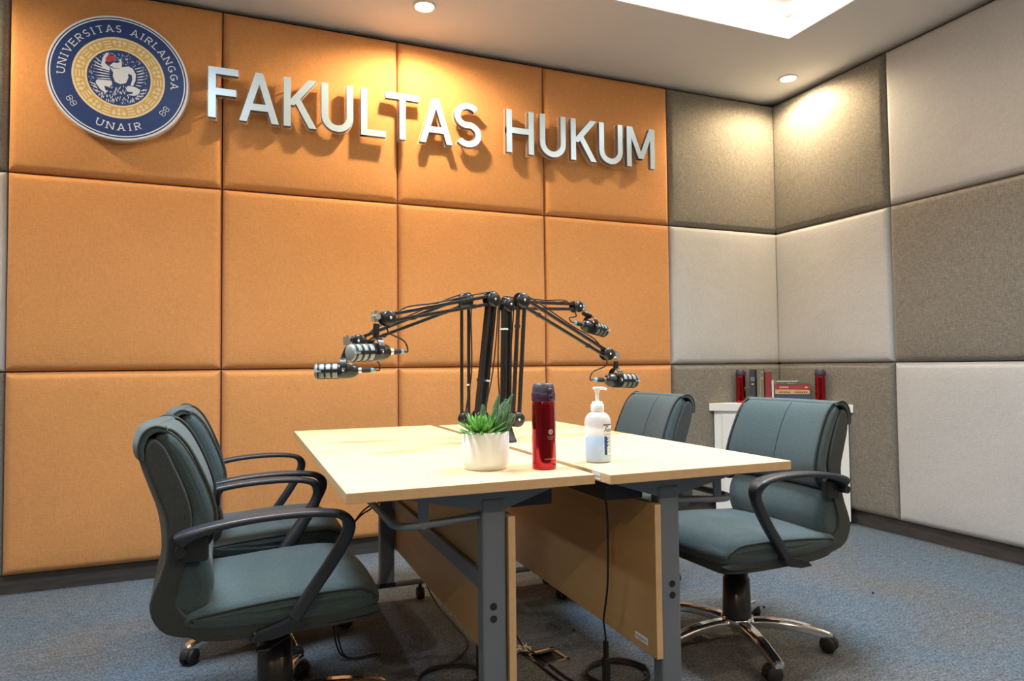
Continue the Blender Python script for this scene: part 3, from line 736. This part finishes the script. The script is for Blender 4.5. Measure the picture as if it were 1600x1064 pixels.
# ------------------------------------------------------------------ boom arms with microphones
def V(*a): return Vector(a)
def boom(label, mlabel, pin, low, j, e, k, mnt, yk, piv, axis, d, hf=.38, tag_=True, bw=.025):
    """low/j/e: joint centres; d: horizontal direction of the arm's plane"""
    pin = V(*pin, .740)
    t = thing('microphone_boom_arm', label, 'boom arm', pin, 0, 'boom arms on the tables')
    d = V(*d, 0).normalized(); nrm = V(-d.y, d.x, 0)
    L = lambda p: Vector(p)-pin
    low, j, e, k, mnt, yk = map(L, (low, j, e, k, mnt, yk))
    MB().lathe([(.0285, 0), (.0285, .008), (.026, .010), (.013, .052), (.010, .055)], 28).build('base_cone', [M['dark_steel']], t)
    sw = MB().lathe([(.007, .05), (.007, low.z-.02)], 12); sw.box((0, 0, 0), (.03, .018, .026), Matrix.Translation((low*.5 + V(0, 0, low.z*.5-.012)))); sw.build('swivel_pin', M['blackmetal'], t)
    def joint(c, r, nm, lab=None):
        mb = MB()
        for s in (-1, 1):
            F_ = frame(c + nrm*s*.0125, nrm*s)
            mb.lathe([(r*.98, 0), (r, .002), (r*.97, .006), (r*.78, .0098), (r*.45, .0118), (.001, .0125)], 32, F_)
        mb.lathe([(r*.72, -.0126), (r*.72, .0126)], 24, frame(c, nrm))
        o = mb.build(nm, M['blackmetal'], t)
        for s in (-1, 1): MB().lathe([(.0042, .011), (.0042, .0145), (.001, .0150)], 12, frame(c+nrm*s*.0125, nrm*s)).build('bolt', M['silver'], o)
        return o
    joint(low, .0268, 'elbow_joint'); joint(j, .0275, 'elbow_joint'); joint(e, .0245, 'elbow_joint')
    def pair(a, b, nm, ra=.0125, rb=.0125):
        ax = (b-a).normalized(); pr = nrm.cross(ax)
        for s in (-1, 1):
            p0, p1 = a+pr*ra*s+ax*.012, b+pr*rb*s-ax*.012
            fr_ = frame(p0, p1-p0, nrm); Ln = (p1-p0).length
            bar = MB().box((0, 0, Ln/2), (bw, .0115, Ln), fr_); bar.build(nm, M['blackmetal'], t, bevel=.002)
        return ax, pr
    ax1, pr1 = pair(low, j, 'lower_bar'); ax2, pr2 = pair(j, e, 'upper_bar', .0135, .0105)
    # cable strapped along the arm, with clips
    P = [L(pin+V(0, 0, .03)) + nrm*.03, low + nrm*.028, low*.6+j*.4 + nrm*.020 - d*.022, j*.85+low*.15 - d*.02 + nrm*.02, j - d*.024 + V(0, 0, .022), j*.9+e*.1 + pr2*(1 if pr2.z > 0 else -1)*.028, j*.45+e*.55 + pr2*(1 if pr2.z > 0 else -1)*.022, e*.85+j*.15 + pr2*(1 if pr2.z > 0 else -1)*.022]
    a_ = axis = V(*axis).normalized(); pv = L(piv); tail = pv - a_*.1065
    P += [e + V(0, 0, -.036) - a_*.012*0, (e+V(0, 0, -.04) + tail - a_*.03)*.5 - a_*.02, tail - a_*.018, tail - a_*.0005]
    MB().tube([tuple(p) for p in catmull([tuple(p) for p in P], 6)], .0026, 8).build('cable', M['rubber'], t)
    for (q, ax_, pr_) in ((low*(1-hf)+j*hf, ax1, pr1), (j*.80+e*.20, ax2, pr2), (j*.22+e*.78, ax2, pr2)):
        s = 1 if pr_.z > .1 or pr_.dot(d) < 0 else -1
        MB().box((0, 0, 0), (bw+.003, .0145, .010), frame(q + pr_*.0125*s, ax_, nrm)).build('cable_clip', M['black_plastic'], t)
    tg = MB(); q = low*(1-hf)+j*hf; s = 1 if pr1.dot(d) < 0 else -1
    tg.box((0, 0, 0), (bw+.004, .0150, .006), frame(q + pr1*.0125*s, ax1, nrm)); (tg.build('clip_tag', M['label'], t, label='white printed cable clip tag') if tag_ else None)
    # end bracket
    eb = MB().tube([tuple(e + V(0, 0, .012)), tuple(e*.5+k*.5+V(0, 0, .008)), tuple(k)], [.012, .011, .008], 10); eb.build('end_bracket', M['blackmetal'], t)
    kb = MB().cyl(tuple(k-nrm*.012), tuple(k+nrm*.012), .0095, 18); kb.cyl(tuple(k-V(0, 0, .016)), tuple(k+V(0, 0, .020)), .0062, 14); kb.box((0, 0, 0), (.004, .03, .010), frame(k+d*.012, d)); kb.build('swivel_knob', M['silver'], t)
    # the microphone hangs on the arm: a thing of its own
    mo = Vector(piv); mt = thing('microphone', mlabel, 'microphone', mo, 0, 'microphones on the boom arms')
    Q = lambda p: p + pin - mo
    mnt, yk = Q(mnt), Q(yk); kk = Q(k)
    up_ = (kk-V(0, 0, .0150)); a = a_
    hor = V(0, 0, 1).cross(a).normalized()
    yo = MB(); hub = V(0, 0, 0)
    top = hub + V(0, 0, .046)
    yo.tube([tuple(up_ - V(0, 0, .0065)), tuple(top*.3+up_*.7 - V(0, 0, .004)), tuple(top)], [.0095, .0105, .0105], 14)
    for s in (-1, 1):
        arcp = [hub + hor*s*(.0335*math.sin(q)) + V(0, 0, 1)*(.012+.034*math.cos(q)) for q in [PI/2*i/8 for i in range(9)]] + [hub + hor*s*.0335, hub + hor*s*.0335 - V(0, 0, .008)]
        rs = []
        for i, p in enumerate(arcp):
            q0, q1 = arcp[max(0, i-1)], arcp[min(len(arcp)-1, i+1)]; T_ = (q1-q0).normalized(); N_ = T_.cross(a).normalized()
            rs.append([tuple(p + a*x*.011 + N_*z*.0018) for x, z in ((-1, -1), (1, -1), (1, 1), (-1, 1))])
        yo.rings(rs, smooth=False)
        yo.lathe([(.009, 0), (.009, .003), (.006, .005), (.001, .005)], 16, frame(hub+hor*s*.034, hor*s))
    yo.build('yoke', M['blackmetal'], mt)
    for s in (-1, 1): MB().lathe([(.003, .004), (.003, .0056), (.0005, .006)], 10, frame(hub+hor*s*.034, hor*s)).build('yoke_screw', M['silver'], mt)
    Fr = frame(hub, a, (0, 0, 1)); r = .0285
    MB().lathe([(.006, -.052), (.014, -.050), (.021, -.043), (.026, -.031), (r*.99, -.016), (r, 0), (r, .018), (r*.96, .020)], 36, Fr).build('body', M['blackmetal'], mt)
    gr = MB().lathe([(r*.93, .018), (r*.93, .092), (r*.86, .096), (r*.60, .099), (r*.3, .1002), (.0005, .1005)], 36, Fr).build('grille', M['grille'], mt)
    rg = MB()
    for z in (.040, .062, .084): rg.lathe([(r*.93, z-.0035), (r*1.0, z-.0035), (r*1.0, z+.0035), (r*.93, z+.0035)], 36, Fr)
    for q in range(4):
        aa = PI/4*(2*q+0); rg.box((0, 0, 0), (.0016, .011, .070), Fr @ Matrix.Rotation(aa, 4, 'Z') @ Matrix.Translation((r*.955, 0, .053)))
    rg.build('cage', M['blackmetal'], gr)
    MB().lathe([(.0095, -.050), (.0095, -.056), (.0105, -.058), (.0105, -.062)], 20, Fr).build('socket_collar', M['silver'], mt)
    MB().lathe([(.0088, -.060), (.0092, -.075), (.0085, -.093), (.0075, -.094)], 20, Fr).build('plug', M['rubber'], mt)
    MB().lathe([(.0076, -.0935), (.0080, -.096), (.0070, -.104), (.003, -.106)], 20, Fr).build('plug_ring', M['cyan_ring'], mt)
    # RODE mark on the side band nearest the viewer
    side = hor if (CAM-mo).dot(hor) > 0 else -hor
    upv = V(0, 0, 1); rt = upv.cross(side).normalized() ; v, f = text_data('R\u00d8DE', .0085)
    ctr = a*.086 + side*(r*1.0+.0009)
    Mt = Matrix((rt, upv, side)).transposed().to_4x4(); Mt.translation = ctr - upv*.003
    MB().add(v, f, Mt).build('maker_mark', M['white'], mt)
    return t
boom('black boom arm with thick double post, reaching to the left over the near chair', 'black and silver microphone showing its round front face', (-2.768, -1.497), (-2.787, -1.5, .831), (-2.734, -1.486, 1.245), (-3.130, -1.592, 1.165),
     (-3.166, -1.602, 1.168), (-3.167, -1.602, 1.128), (-3.160, -1.600, 1.114), (-3.168, -1.602, 1.057), (-.912, -.398, -.03), (-.97, -.26), .31)
boom('black boom arm on the plant side, nearest the orange wall, its two thin posts apart', 'black and silver microphone farthest left, seen from its side', (-2.786, -1.440), (-2.817, -1.43, .821), (-2.814, -1.431, 1.244), (-3.169, -1.317, 1.102),
     (-3.207, -1.304, 1.103), (-3.215, -1.301, 1.067), (-3.220, -1.300, 1.049), (-3.222, -1.299, .999), (-.972, .214, -.01), (-.93, .30), .29, True, .013)
boom('black boom arm with level upper bars, behind the drooping one', 'black and silver microphone under the level boom arm, tilted down', (-2.668, -1.400), (-2.646, -1.39, .819), (-2.635, -1.385, 1.238), (-2.268, -1.244, 1.251),
     (-2.227, -1.228, 1.248), (-2.220, -1.225, 1.225), (-2.212, -1.222, 1.206), (-2.185, -1.214, 1.169), (.93, .36, -.15), (.93, .36), .78)
boom('black boom arm whose upper bars slope down towards the sanitizer bottle side', 'black and silver microphone hanging lowest, above the far chair back', (-2.680, -1.500), (-2.651, -1.5, .819), (-2.622, -1.496, 1.243), (-2.247, -1.451, 1.051),
     (-2.204, -1.445, 1.044), (-2.208, -1.446, 1.016), (-2.208, -1.446, 1.001), (-2.205, -1.446, .949), (.987, .131, -.04), (.98, .12), .78, False, .013)

# ------------------------------------------------------------------ things on the tables
# potted succulents
pot = thing('potted_succulent', 'green artificial succulents in a round white ceramic pot on the table', 'plant', (-2.967, -2.045, .740))
MB().lathe([(.050, 0), (.0535, .001), (.0545, .006), (.0555, .008), (.0595, .013), (.0615, .022), (.0625, .045), (.0625, .096), (.0605, .0985), (.0575, .097), (.0575, .085), (.001, .085)], 48).build('pot', M['ceramic'], pot)
MB().lathe([(.0572, .084), (.05, .0885), (.001, .0895)], 32).build('soil', M['soil'], pot)
rnd = random.Random(11)
def blade(mb, base, dirv, L_, w, curl, mi=0):
    dirv = Vector(dirv).normalized(); side = dirv.cross(V(0, 0, 1)); side = side.normalized() if side.length > .05 else V(1, 0, 0)
    nrm = side.cross(dirv).normalized(); rs = []
    for i in range(7):
        s = i/6; p = Vector(base) + dirv*L_*s + nrm*(curl*L_*s*s); ww = w*(math.sin(PI*min(1, (s*.80+.18)))**.8)*(1 if s < .98 else .08) + .0003
        rs.append([tuple(p + side*ww), tuple(p + nrm*ww*.30), tuple(p - side*ww), tuple(p - nrm*ww*.45)])
    mb.rings(rs, smooth=True, mi=mi)
rs_ = MB(); ctr = V(-.016, -.014, .088)
for ring_, (n_, el, L0) in enumerate(((16, 8, .066), (16, 24, .064), (14, 42, .058), (11, 60, .048), (7, 76, .036))):
    for k in range(n_):
        az = 2*PI*(k + .5*(ring_ % 2))/n_ + rnd.uniform(-.15, .15); e_ = R(el + rnd.uniform(-5, 6))
        blade(rs_, ctr + V(.006*math.cos(az), .006*math.sin(az), .003*ring_), (math.cos(az)*math.cos(e_), math.sin(az)*math.cos(e_), math.sin(e_)), L0*rnd.uniform(.92, 1.16), .0068, .14)
rs_.build('rosette', M['leaf'], pot, label='bright green spiky rosette')
for (bx, by, tx, ty, L_, r_) in ((.016, .010, .26, .05, .112, .0080), (.026, .004, .46, -.05, .120, .0075), (.004, .022, .02, .15, .082, .0068), (.030, .020, .40, .2, .092, .0075), (.036, -.010, .30, -.15, .086, .0072),
                                  (.042, -.020, .52, -.20, .062, .0070), (.046, .006, .62, .1, .066, .0068), (.012, -.004, .16, -.1, .074, .0068), (.022, -.016, .22, -.2, .070, .0065), (.038, .012, .30, .1, .100, .0070)):
    sp_ = MB(); st = MB(); D_ = V(tx, ty, 1).normalized(); P0 = V(bx, by, .086)
    pts = [P0 + D_*L_*i/10 + V(tx, ty, 0)*.05*L_*(i/10)**2 for i in range(11)]
    rr = [r_*(.75+.25*math.sin(PI*min(1, i/10*1.1))) * (1 if i < 8 else (1-((i-7)/3.2)**2)) for i in range(11)]
    sp_.tube([tuple(p) for p in pts], rr, 10)
    o = sp_.build('cactus_stem', M['cactus'], pot)
    for i in range(2, 44, 2):
        s = i/44*10; ii = int(s); fr_ = s-ii; p = pts[ii]*(1-fr_)+pts[min(10, ii+1)]*fr_; rad = rr[ii]*(1-fr_)+rr[min(10, ii+1)]*fr_
        for q in range(6):
            an = 2*PI*q/6 + i*.5; n_ = V(math.cos(an), math.sin(an), .25)
            n_ = (n_ - D_*n_.dot(D_)*.6).normalized(); c_ = p + n_*rad*.97
            st.add([tuple(c_ + D_*.0012), tuple(c_ + n_.cross(D_)*.0010), tuple(c_ - D_*.0012), tuple(c_ - n_.cross(D_)*.0010), tuple(c_ + n_*.0034 + D_*.0022)], [(0, 1, 4), (1, 2, 4), (2, 3, 4), (3, 0, 4)])
    st.build('spines', M['spine'], o)
pb = MB()
for (x, y, r_) in ((-.034, .008, .010), (-.028, .020, .009), (-.014, .030, .010), (-.020, .018, .011)): pb.ball((x, y, .104), r_, 12, None, 0, (1, 1, 1.3))
pb.build('round_leaf', M['stone'], pot, label='pale green rounded leaves')

# red vacuum flasks
def flask(label, loc, rz, group='red vacuum flasks'):
    t = thing('vacuum_flask', label, 'flask', loc, rz, group)
    MB().lathe([(.029, 0), (.031, .0015), (.0318, .006), (.0318, .02), (.0312, .12), (.0305, .165), (.0300, .172), (.0285, .176)], 48).build('body', M['red_metal'], t)
    MB().lathe([(.0302, .176), (.0312, .178), (.0312, .197), (.0300, .199)], 48).build('collar', M['purple'], t)
    MB().lathe([(.0296, .199), (.0288, .210), (.0262, .2195), (.0235, .2225), (.001, .2228)], 48).build('lid', M['cap'], t)
    lt_ = MB().ball((0, -.0315, .203), .008, 14, None, 0, (1, .8, 1.1)); lt_.ball((0, -.0335, .188), .0075, 14, None, 0, (1, .7, 1.2)); lt_.cyl((-.008, -.029, .196), (.008, -.029, .196), .0035, 10)
    lt_.build('latch', M['purple'], t)
    # printed crest and lines wrapped on the barrel
    pr = MB()
    def wrap(u, z, r_=.03165): a = -PI/2 + u/.0312; return (r_*math.cos(a), r_*math.sin(a), z)
    for k, (r0, r1) in enumerate(((.0068, .0056), (.0048, .0030), (.002, .0006))):
        for i in range(28):
            a0, a1 = 2*PI*i/28, 2*PI*(i+(1 if k < 2 else .6))/28
            pr.add([wrap(r0*math.cos(a0), .098+r0*math.sin(a0)), wrap(r0*math.cos(a1), .098+r0*math.sin(a1)), wrap(r1*math.cos(a1), .098+r1*math.sin(a1)), wrap(r1*math.cos(a0), .098+r1*math.sin(a0))], [(0, 1, 2, 3)])
    for txt, z, s in (('UNIVERSITAS AIRLANGGA', .0795, .0036),('UNIVERSITAS', .084, .0032)):
        if txt == 'UNIVERSITAS': continue
    for txt, z, s in (('FAKULTAS', .0840, .0042), ('HUKUM', .0785, .0042), ('UNIVERSITAS AIRLANGGA', .0275, .0030)):
        v, f = text_data(txt, s); MB().add([wrap(p[0], z+p[1], .0319) for p in v], f).build('print', M['print'], t)
    pr.build('crest_print', M['print'], t)
    return t
fl = flask('red metal vacuum flask with purple cap standing on the table beside the plant', (-2.832, -2.120, .740), R(10))
dup(fl, (-.410, -.075-.0, .745), R(20), 'red vacuum flask beside the upright books on the white cabinet')
dup(fl, (-.085, -.44, .745), R(60), 'red vacuum flask beyond the lying books, at the side wall end of the white cabinet')

# hand sanitizer
sn = thing('hand_sanitizer_bottle', 'half full clear pump bottle of blue hand sanitizer on the table', 'bottle', (-2.642, -2.069, .740))
RB = .0365
MB().lathe([(.030, 0), (.0345, .001), (RB, .006), (RB, .110), (.0345, .121), (.0285, .131), (.020, .137), (.0165, .139), (.0165, .145)], 48).build('bottle', M['milky'], sn)
MB().lathe([(.029, .002), (.0345, .005), (.0352, .010), (.0352, .068), (.001, .0682)], 40).build('gel', M['liquid'], sn)
pm = MB().lathe([(.0175, .140), (.0185, .142), (.0185, .158), (.0165, .160), (.0145, .162), (.0145, .167), (.006, .168), (.0050, .172), (.0050, .190), (.0085, .200)], 28)
pm.lathe([(.009, .1995), (.0125, .2015), (.0125, .2055), (.010, .2075), (.001, .208)], 24)
pm.tube([(0, 0, .2035), (.012*.93, -.012*.38, .204), (.022*.93, -.022*.38, .2025), (.027*.93, -.027*.38, .1995)], [.006, .0055, .005, .004], 12, flat=.7)
pm.build('pump', M['pump'], sn)
va = math.atan2(-3.748+2.069, -3.592+2.642)       # azimuth towards the viewer
def wrapb(u, z, r_): a = va + R(24) + u/RB; return (r_*math.cos(a), r_*math.sin(a), z)
lb_ = MB(); W_ = .052
def patch(mb, u0, u1, z0, z1, r_, mi=0, n=12):
    v = []; f = []
    for i in range(n+1): u = u0+(u1-u0)*i/n; v += [wrapb(u, z0, r_), wrapb(u, z1, r_)]
    for i in range(n): f.append((2*i, 2*i+2, 2*i+3, 2*i+1))
    mb.add(v, f, None, True, mi)
patch(lb_, 0, W_, .022, .106, RB+.0004); patch(lb_, 0, W_, .1025, .106, RB+.0006, 1); patch(lb_, .003, .0125, .022, .073, RB+.0006, 1)
patch(lb_, .008, .017, .0975, .101, RB+.0006, 3)
for i in range(9): patch(lb_, .0125, .0125+.003*(1+math.sin(i*2.1)), .045+i*.003, .0475+i*.003, RB+.0006, 1, 3)
for i in range(12): patch(lb_, .017, .017+.014, .026+i*.0042, .027+i*.0042, RB+.0006, 2, 4)
v, f = text_data('Asep', .0165, align='LEFT'); lb_.add([wrapb(.0025+p[0]*.95, .0855+p[1], RB+.0008) for p in v], f, None, False, 2)
for z in (.0785, .0765): patch(lb_, .003, .03, z, z+.0006, RB+.0006, 2, 6)
lb_.build('label', [M['label'], M['blue_ink'], M['black_ink'], M['red_ink']], sn)

# ------------------------------------------------------------------ corner cabinet with books
cb = thing('corner_cabinet', 'white corner cabinet with a thick top behind the office chairs', 'cabinet', (-.3, -.3, 0))
def rel(p): return [(x+.3, y+.3) for x, y in p]
def slab(poly, z0, z1):
    mb = MB(); n_ = len(poly)
    mb.add([(x, y, z0) for x, y in poly]+[(x, y, z1) for x, y in poly], [tuple(range(n_))[::-1], tuple(range(n_, 2*n_))] + [(i, (i+1) % n_, n_+(i+1) % n_, n_+i) for i in range(n_)]); return mb
topo = rel([(-.635, -.024), (-.024, -.635), (-.024, -.16), (-.16, -.024)])
slab(topo, .695, .745).build('top', M['white_paint'], cb, bevel=.002)
slab(rel([(-.600, -.030), (-.030, -.600), (-.030, -.17), (-.17, -.030)]), .02, .695).build('body', M['white_paint'], cb, bevel=.001)
slab(rel([(-.57, -.04), (-.04, -.57), (-.04, -.19), (-.19, -.04)]), 0, .02).build('plinth', M['dark_steel'], cb)
Dg = V(1, -1, 0).normalized(); Ng = V(-1, -1, 0).normalized()
for sx in (-1, 1):
    dr = MB(); ctr_ = V(-.3, -.3, 0)-V(-.3, -.3, 0) + V(-.015, -.015, 0) + Dg*sx*.176 + Ng*.003
    Fr = Matrix((Dg, -Ng, V(0, 0, 1))).transposed().to_4x4(); Fr.translation = ctr_ + V(0, 0, .36)
    dr.box((0, 0, 0), (.345, .016, .62), Fr); o = dr.build('door', M['white_paint'], cb, bevel=.001)
    hn = MB().box((-sx*.145, -.014, .10), (.010, .012, .10), Fr); hn.build('handle', M['silver'], o, bevel=.002)

def book(label, center, ang, thick, height, depth, color, lying=False, print_=None, rz=0):
    """upright: spine faces the room; lying: spine along the front"""
    t = thing('book', label, 'book', center, ang, 'books on the white cabinet')
    m_ = mat('book cover', color, .55); 
    if lying:   # x = spine length, y = depth, z = thickness
        Lx, Dy, Tz = height, depth, thick
        pages = MB().box((0, .004, Tz/2), (Lx-.008, Dy-.010, Tz-.004)); cover = MB(); cover.box((0, 0, .0012), (Lx, Dy, .0024)); cover.box((0, 0, Tz-.0012), (Lx, Dy, .0024))
        cover.box((0, -Dy/2+.0012, Tz/2), (Lx, .0024, Tz))
    else:
        pages = MB().box((0, .004, height/2), (thick-.004, depth-.010, height-.008)); cover = MB()
        for s in (-1, 1): cover.box((s*(thick/2-.0012), 0, height/2), (.0024, depth, height))
        cover.box((0, -depth/2+.0012, height/2), (thick, .0024, height))
    pages.build('pages', M['paper'], t); cover.build('cover', m_, t, bevel=.0008)
    if print_:
        pc, items = print_; pm_ = MB()
        for (u, z, w_, h_) in items: pm_.box((u, -depth/2-.0003, z), (w_, .0008, h_))
        pm_.build('spine_print', mat('spine print', pc, .5), t)
    return t
ang = -PI/4
def on_cab(s, off): p = V(-.3295, -.3295, .745) + Dg*s - Ng*off; return (p.x, p.y, .745)
# s = distance along the front edge, measured from its middle
book('dark navy upright book, first of the upright books from the flask', on_cab(-.158, .150), ang, .038, .222, .15, (.035, .038, .055), print_=((.5, .5, .5), [(0, .170, .024, .003), (0, .160, .028, .003), (0, .15, .022, .003), (0, .125, .014, .008)]))
book('olive grey upright book between the navy and the red one', on_cab(-.109, .150), ang, .046, .226, .15, (.17, .155, .115), print_=((.4, .38, .3), [(.01, .205, .012, .008), (.01, .165, .010, .010), (0.0, .1, .002, .18)]))
book('dark red upright book beside the lying pile', on_cab(-.062, .148), ang, .036, .206, .15, (.26, .025, .035))
book('thin book with white page edges leaning beside the red book', on_cab(-.034, .148), ang, .014, .150, .14, (.60, .60, .62))
zz = .745
items = [('navy blue lying book, lowest of the pile', .060, .215, .15, (.035, .055, .11), ((.3, .35, .45), [(-.07, .026, .02, .006), (.08, .026, .012, .006)])),
         ('tan lying book with black spine lettering in the pile', .031, .208, .15, (.52, .34, .17), ((.05, .04, .03), [(-.075+.014*i, .013, .009, .008) for i in range(5)] + [(.02+.013*i, .013, .008, .008) for i in range(6)])),
         ('dark red lying book with pale spine lettering in the pile', .031, .212, .15, (.33, .035, .045), ((.6, .42, .38), [(-.075+.011*i, .014, .007, .011) for i in range(5)] + [(.082, .014, .014, .010)])),
         ('green lying book, near the top of the pile', .014, .195, .15, (.09, .13, .10), ((.4, .45, .38), [(-.03+.012*i, .007, .008, .004) for i in range(4)])),
         ('thin spiral bound pad lying topmost on the pile', .007, .130, .15, (.45, .46, .43), None)]
for i, (lab, th, ln, dp, cl_, pr) in enumerate(items):
    p = on_cab(.086 + (.0, -.003, .002, .004, -.032)[i], .150); b_ = book(lab, (p[0], p[1], zz), ang + R((0, 1.5, -1, .5, -2)[i]), th, ln, dp, cl_, True, pr); zz += th + .0002
    if i == 4:
        sp = MB()
        for k in range(16): sp.lathe([(.0052, -.0009), (.0062, 0), (.0052, .0009), (.0046, 0)], 10, frame((-.06+.008*k, -.078, .004), (1, 0, 0)))
        sp.build('spiral_binding', M['silver'], b_)

# ------------------------------------------------------------------ cables and litter under the tables
def cable(name, label, pts, r=.003, cat='cable', m_='rubber'):
    P0 = Vector(pts[0]); o = MB().tube([tuple(Vector(p)-P0) for p in catmull(pts, 8)], r, 8).build(name, M[m_], loc=tuple(P0)); return tag(o, label, cat, 'cables under the tables')
cable('power_cable', 'black cable hanging straight down beside the table panel with the maker sticker', [(-2.640, -2.10, .643), (-2.630, -2.09, .62), (-2.610, -2.06, .55), (-2.590, -2.02, .38), (-2.570, -1.96, .26), (-2.548, -1.93, .20), (-2.53, -1.90, .10)])
for lab, z0, zc in (('black cable sagging from the near chair to the table, upper of two', .0, 0), ('black cable sagging from the near chair to the table, lower of two', -.012, 1)):
    cable('chair_cable', lab, [(x-.010*zc, -1.320+.014*zc, z-.022*zc*(1 if .3 < z < .6 else 0)) for x, z in ((-3.05, .655), (-3.085, .565), (-3.118, .533), (-3.150, .515), (-3.180, .485), (-3.212, .430), (-3.238, .35), (-3.25, .2), (-3.24, .06), (-3.20, .006), (-3.10, .005))], .0030)
cable('floor_cable', 'thin black cable arching down to the carpet from behind the table panel', [(-2.86, -.98, .22), (-2.84, -.96, .12), (-2.80, -1.0, .03), (-2.78, -1.15, .004), (-2.79, -1.35, .004), (-2.86, -1.46, .004), (-2.93, -1.50, .004)], .003)
for k, lab in ((0, 'black cable curving over the floor socket, nearer the table leg'), (1, 'black cable curving over the floor socket, farther from the leg')):
    cable('floor_cable', lab, [(-2.72+.02*k, -1.38, .645), (-2.71+.02*k, -1.39, .45), (-2.69+.02*k, -1.42, .18), (-2.66+.025*k, -1.47, .03), (-2.63+.03*k, -1.56, .0045), (-2.62+.03*k, -1.70, .0045), (-2.60+.03*k, -1.80, .0045), (-2.52+.03*k, -1.92, .0045)], .004)
# coil on the floor under the hanging cable
def coil(label, cx_, cy_, rx, ry, turns, seed):
    rnd = random.Random(seed); pts = []
    for i in range(turns*16+1):
        a = 2*PI*i/16; pts.append((rx*math.cos(a)*(1+rnd.uniform(-.03, .03)), ry*math.sin(a)*(1+rnd.uniform(-.03, .03)), .005 + .0045*(i/16) ))
    o = MB().tube(catmull(pts, 3), .0038, 8).build('cable_coil', M['rubber'], loc=(cx_, cy_, 0)); return tag(o, label, 'cable', 'cables under the tables')
coil('round coil of black cable on the carpet under the hanging cable', -2.43, -1.80, .100, .095, 4, 3)
coil('loose coil of black cable on the carpet beside the near table leg', -2.93, -1.60, .105, .085, 3, 8)
pl = MB().box((0, 0, .06), (.020, .020, .12)).box((0, 0, .145), (.014, .014, .05)); o = pl.build('cable_plug', M['rubber'], loc=(-2.53, -1.90, -.0), bevel=.003); tag(o, 'black cable connector standing by the round coil', 'connector', 'cable connectors')
pl = MB().box((0, 0, .08), (.026, .022, .16)).box((0, 0, .175), (.012, .014, .03)); o = pl.build('cable_plug', M['rubber'], loc=(-2.835, -1.62, -.0), bevel=.003); tag(o, 'black cable connector standing by the near table leg', 'connector', 'cable connectors')
# floor socket with raised lid
fs = thing('floor_socket', 'open metal floor socket box with a raised triangular looking lid', 'floor socket', (-2.575, -1.575, 0), R(8))
fr = MB()
for a, b, w, d_ in ((0, -.05, .11, .008), (0, .05, .11, .008), (-.051, 0, .008, .108), (.051, 0, .008, .108)): fr.box((a, b, .003), (w+.004, d_+.003, .006))
fr.build('frame', M['silver'], fs); MB().box((0, 0, .001), (.096, .096, .002)).build('well', M['dark_steel'], fs)
MB().box((0, -.035, .001), (.084, .07, .002), xf((0, .045, .003), (R(-22), 0, 0))).build('lid', M['dark_steel'], fs, bevel=.0005)
rnd = random.Random(5); pv = []; pf = []
for i in range(7):
    for j in range(6): pv.append(((i-3)*.011 + rnd.uniform(-.004, .004), (j-2.5)*.010 + rnd.uniform(-.004, .004), .004 + rnd.uniform(0, .022)))
for i in range(6):
    for j in range(5): pf.append((i*6+j, (i+1)*6+j, (i+1)*6+j+1, i*6+j+1))
o = MB().add(pv, pf).build('crumpled_paper', M['paper'], loc=(-2.640, -1.50, 0))
sd = o.modifiers.new('thick', 'SOLIDIFY'); sd.thickness = .001
tag(o, 'crumpled scrap of pale paper on the carpet behind the table panel', 'paper')
rnd = random.Random(9)
for k, (x, y) in enumerate(((-1.00, -1.56), (-1.55, -1.50), (-2.38, -1.40))):
    o = MB().ball((0, 0, .004), .006, 8, None, 0, (1, .8, .7)).build('lint_speck', M['rubber'], loc=(x, y, 0))
    tag(o, ['small dark speck on the open carpet toward the side wall', 'small dark speck on the carpet beyond the cabinet chair base', 'small dark speck on the carpet between the table panels'][k], 'speck')
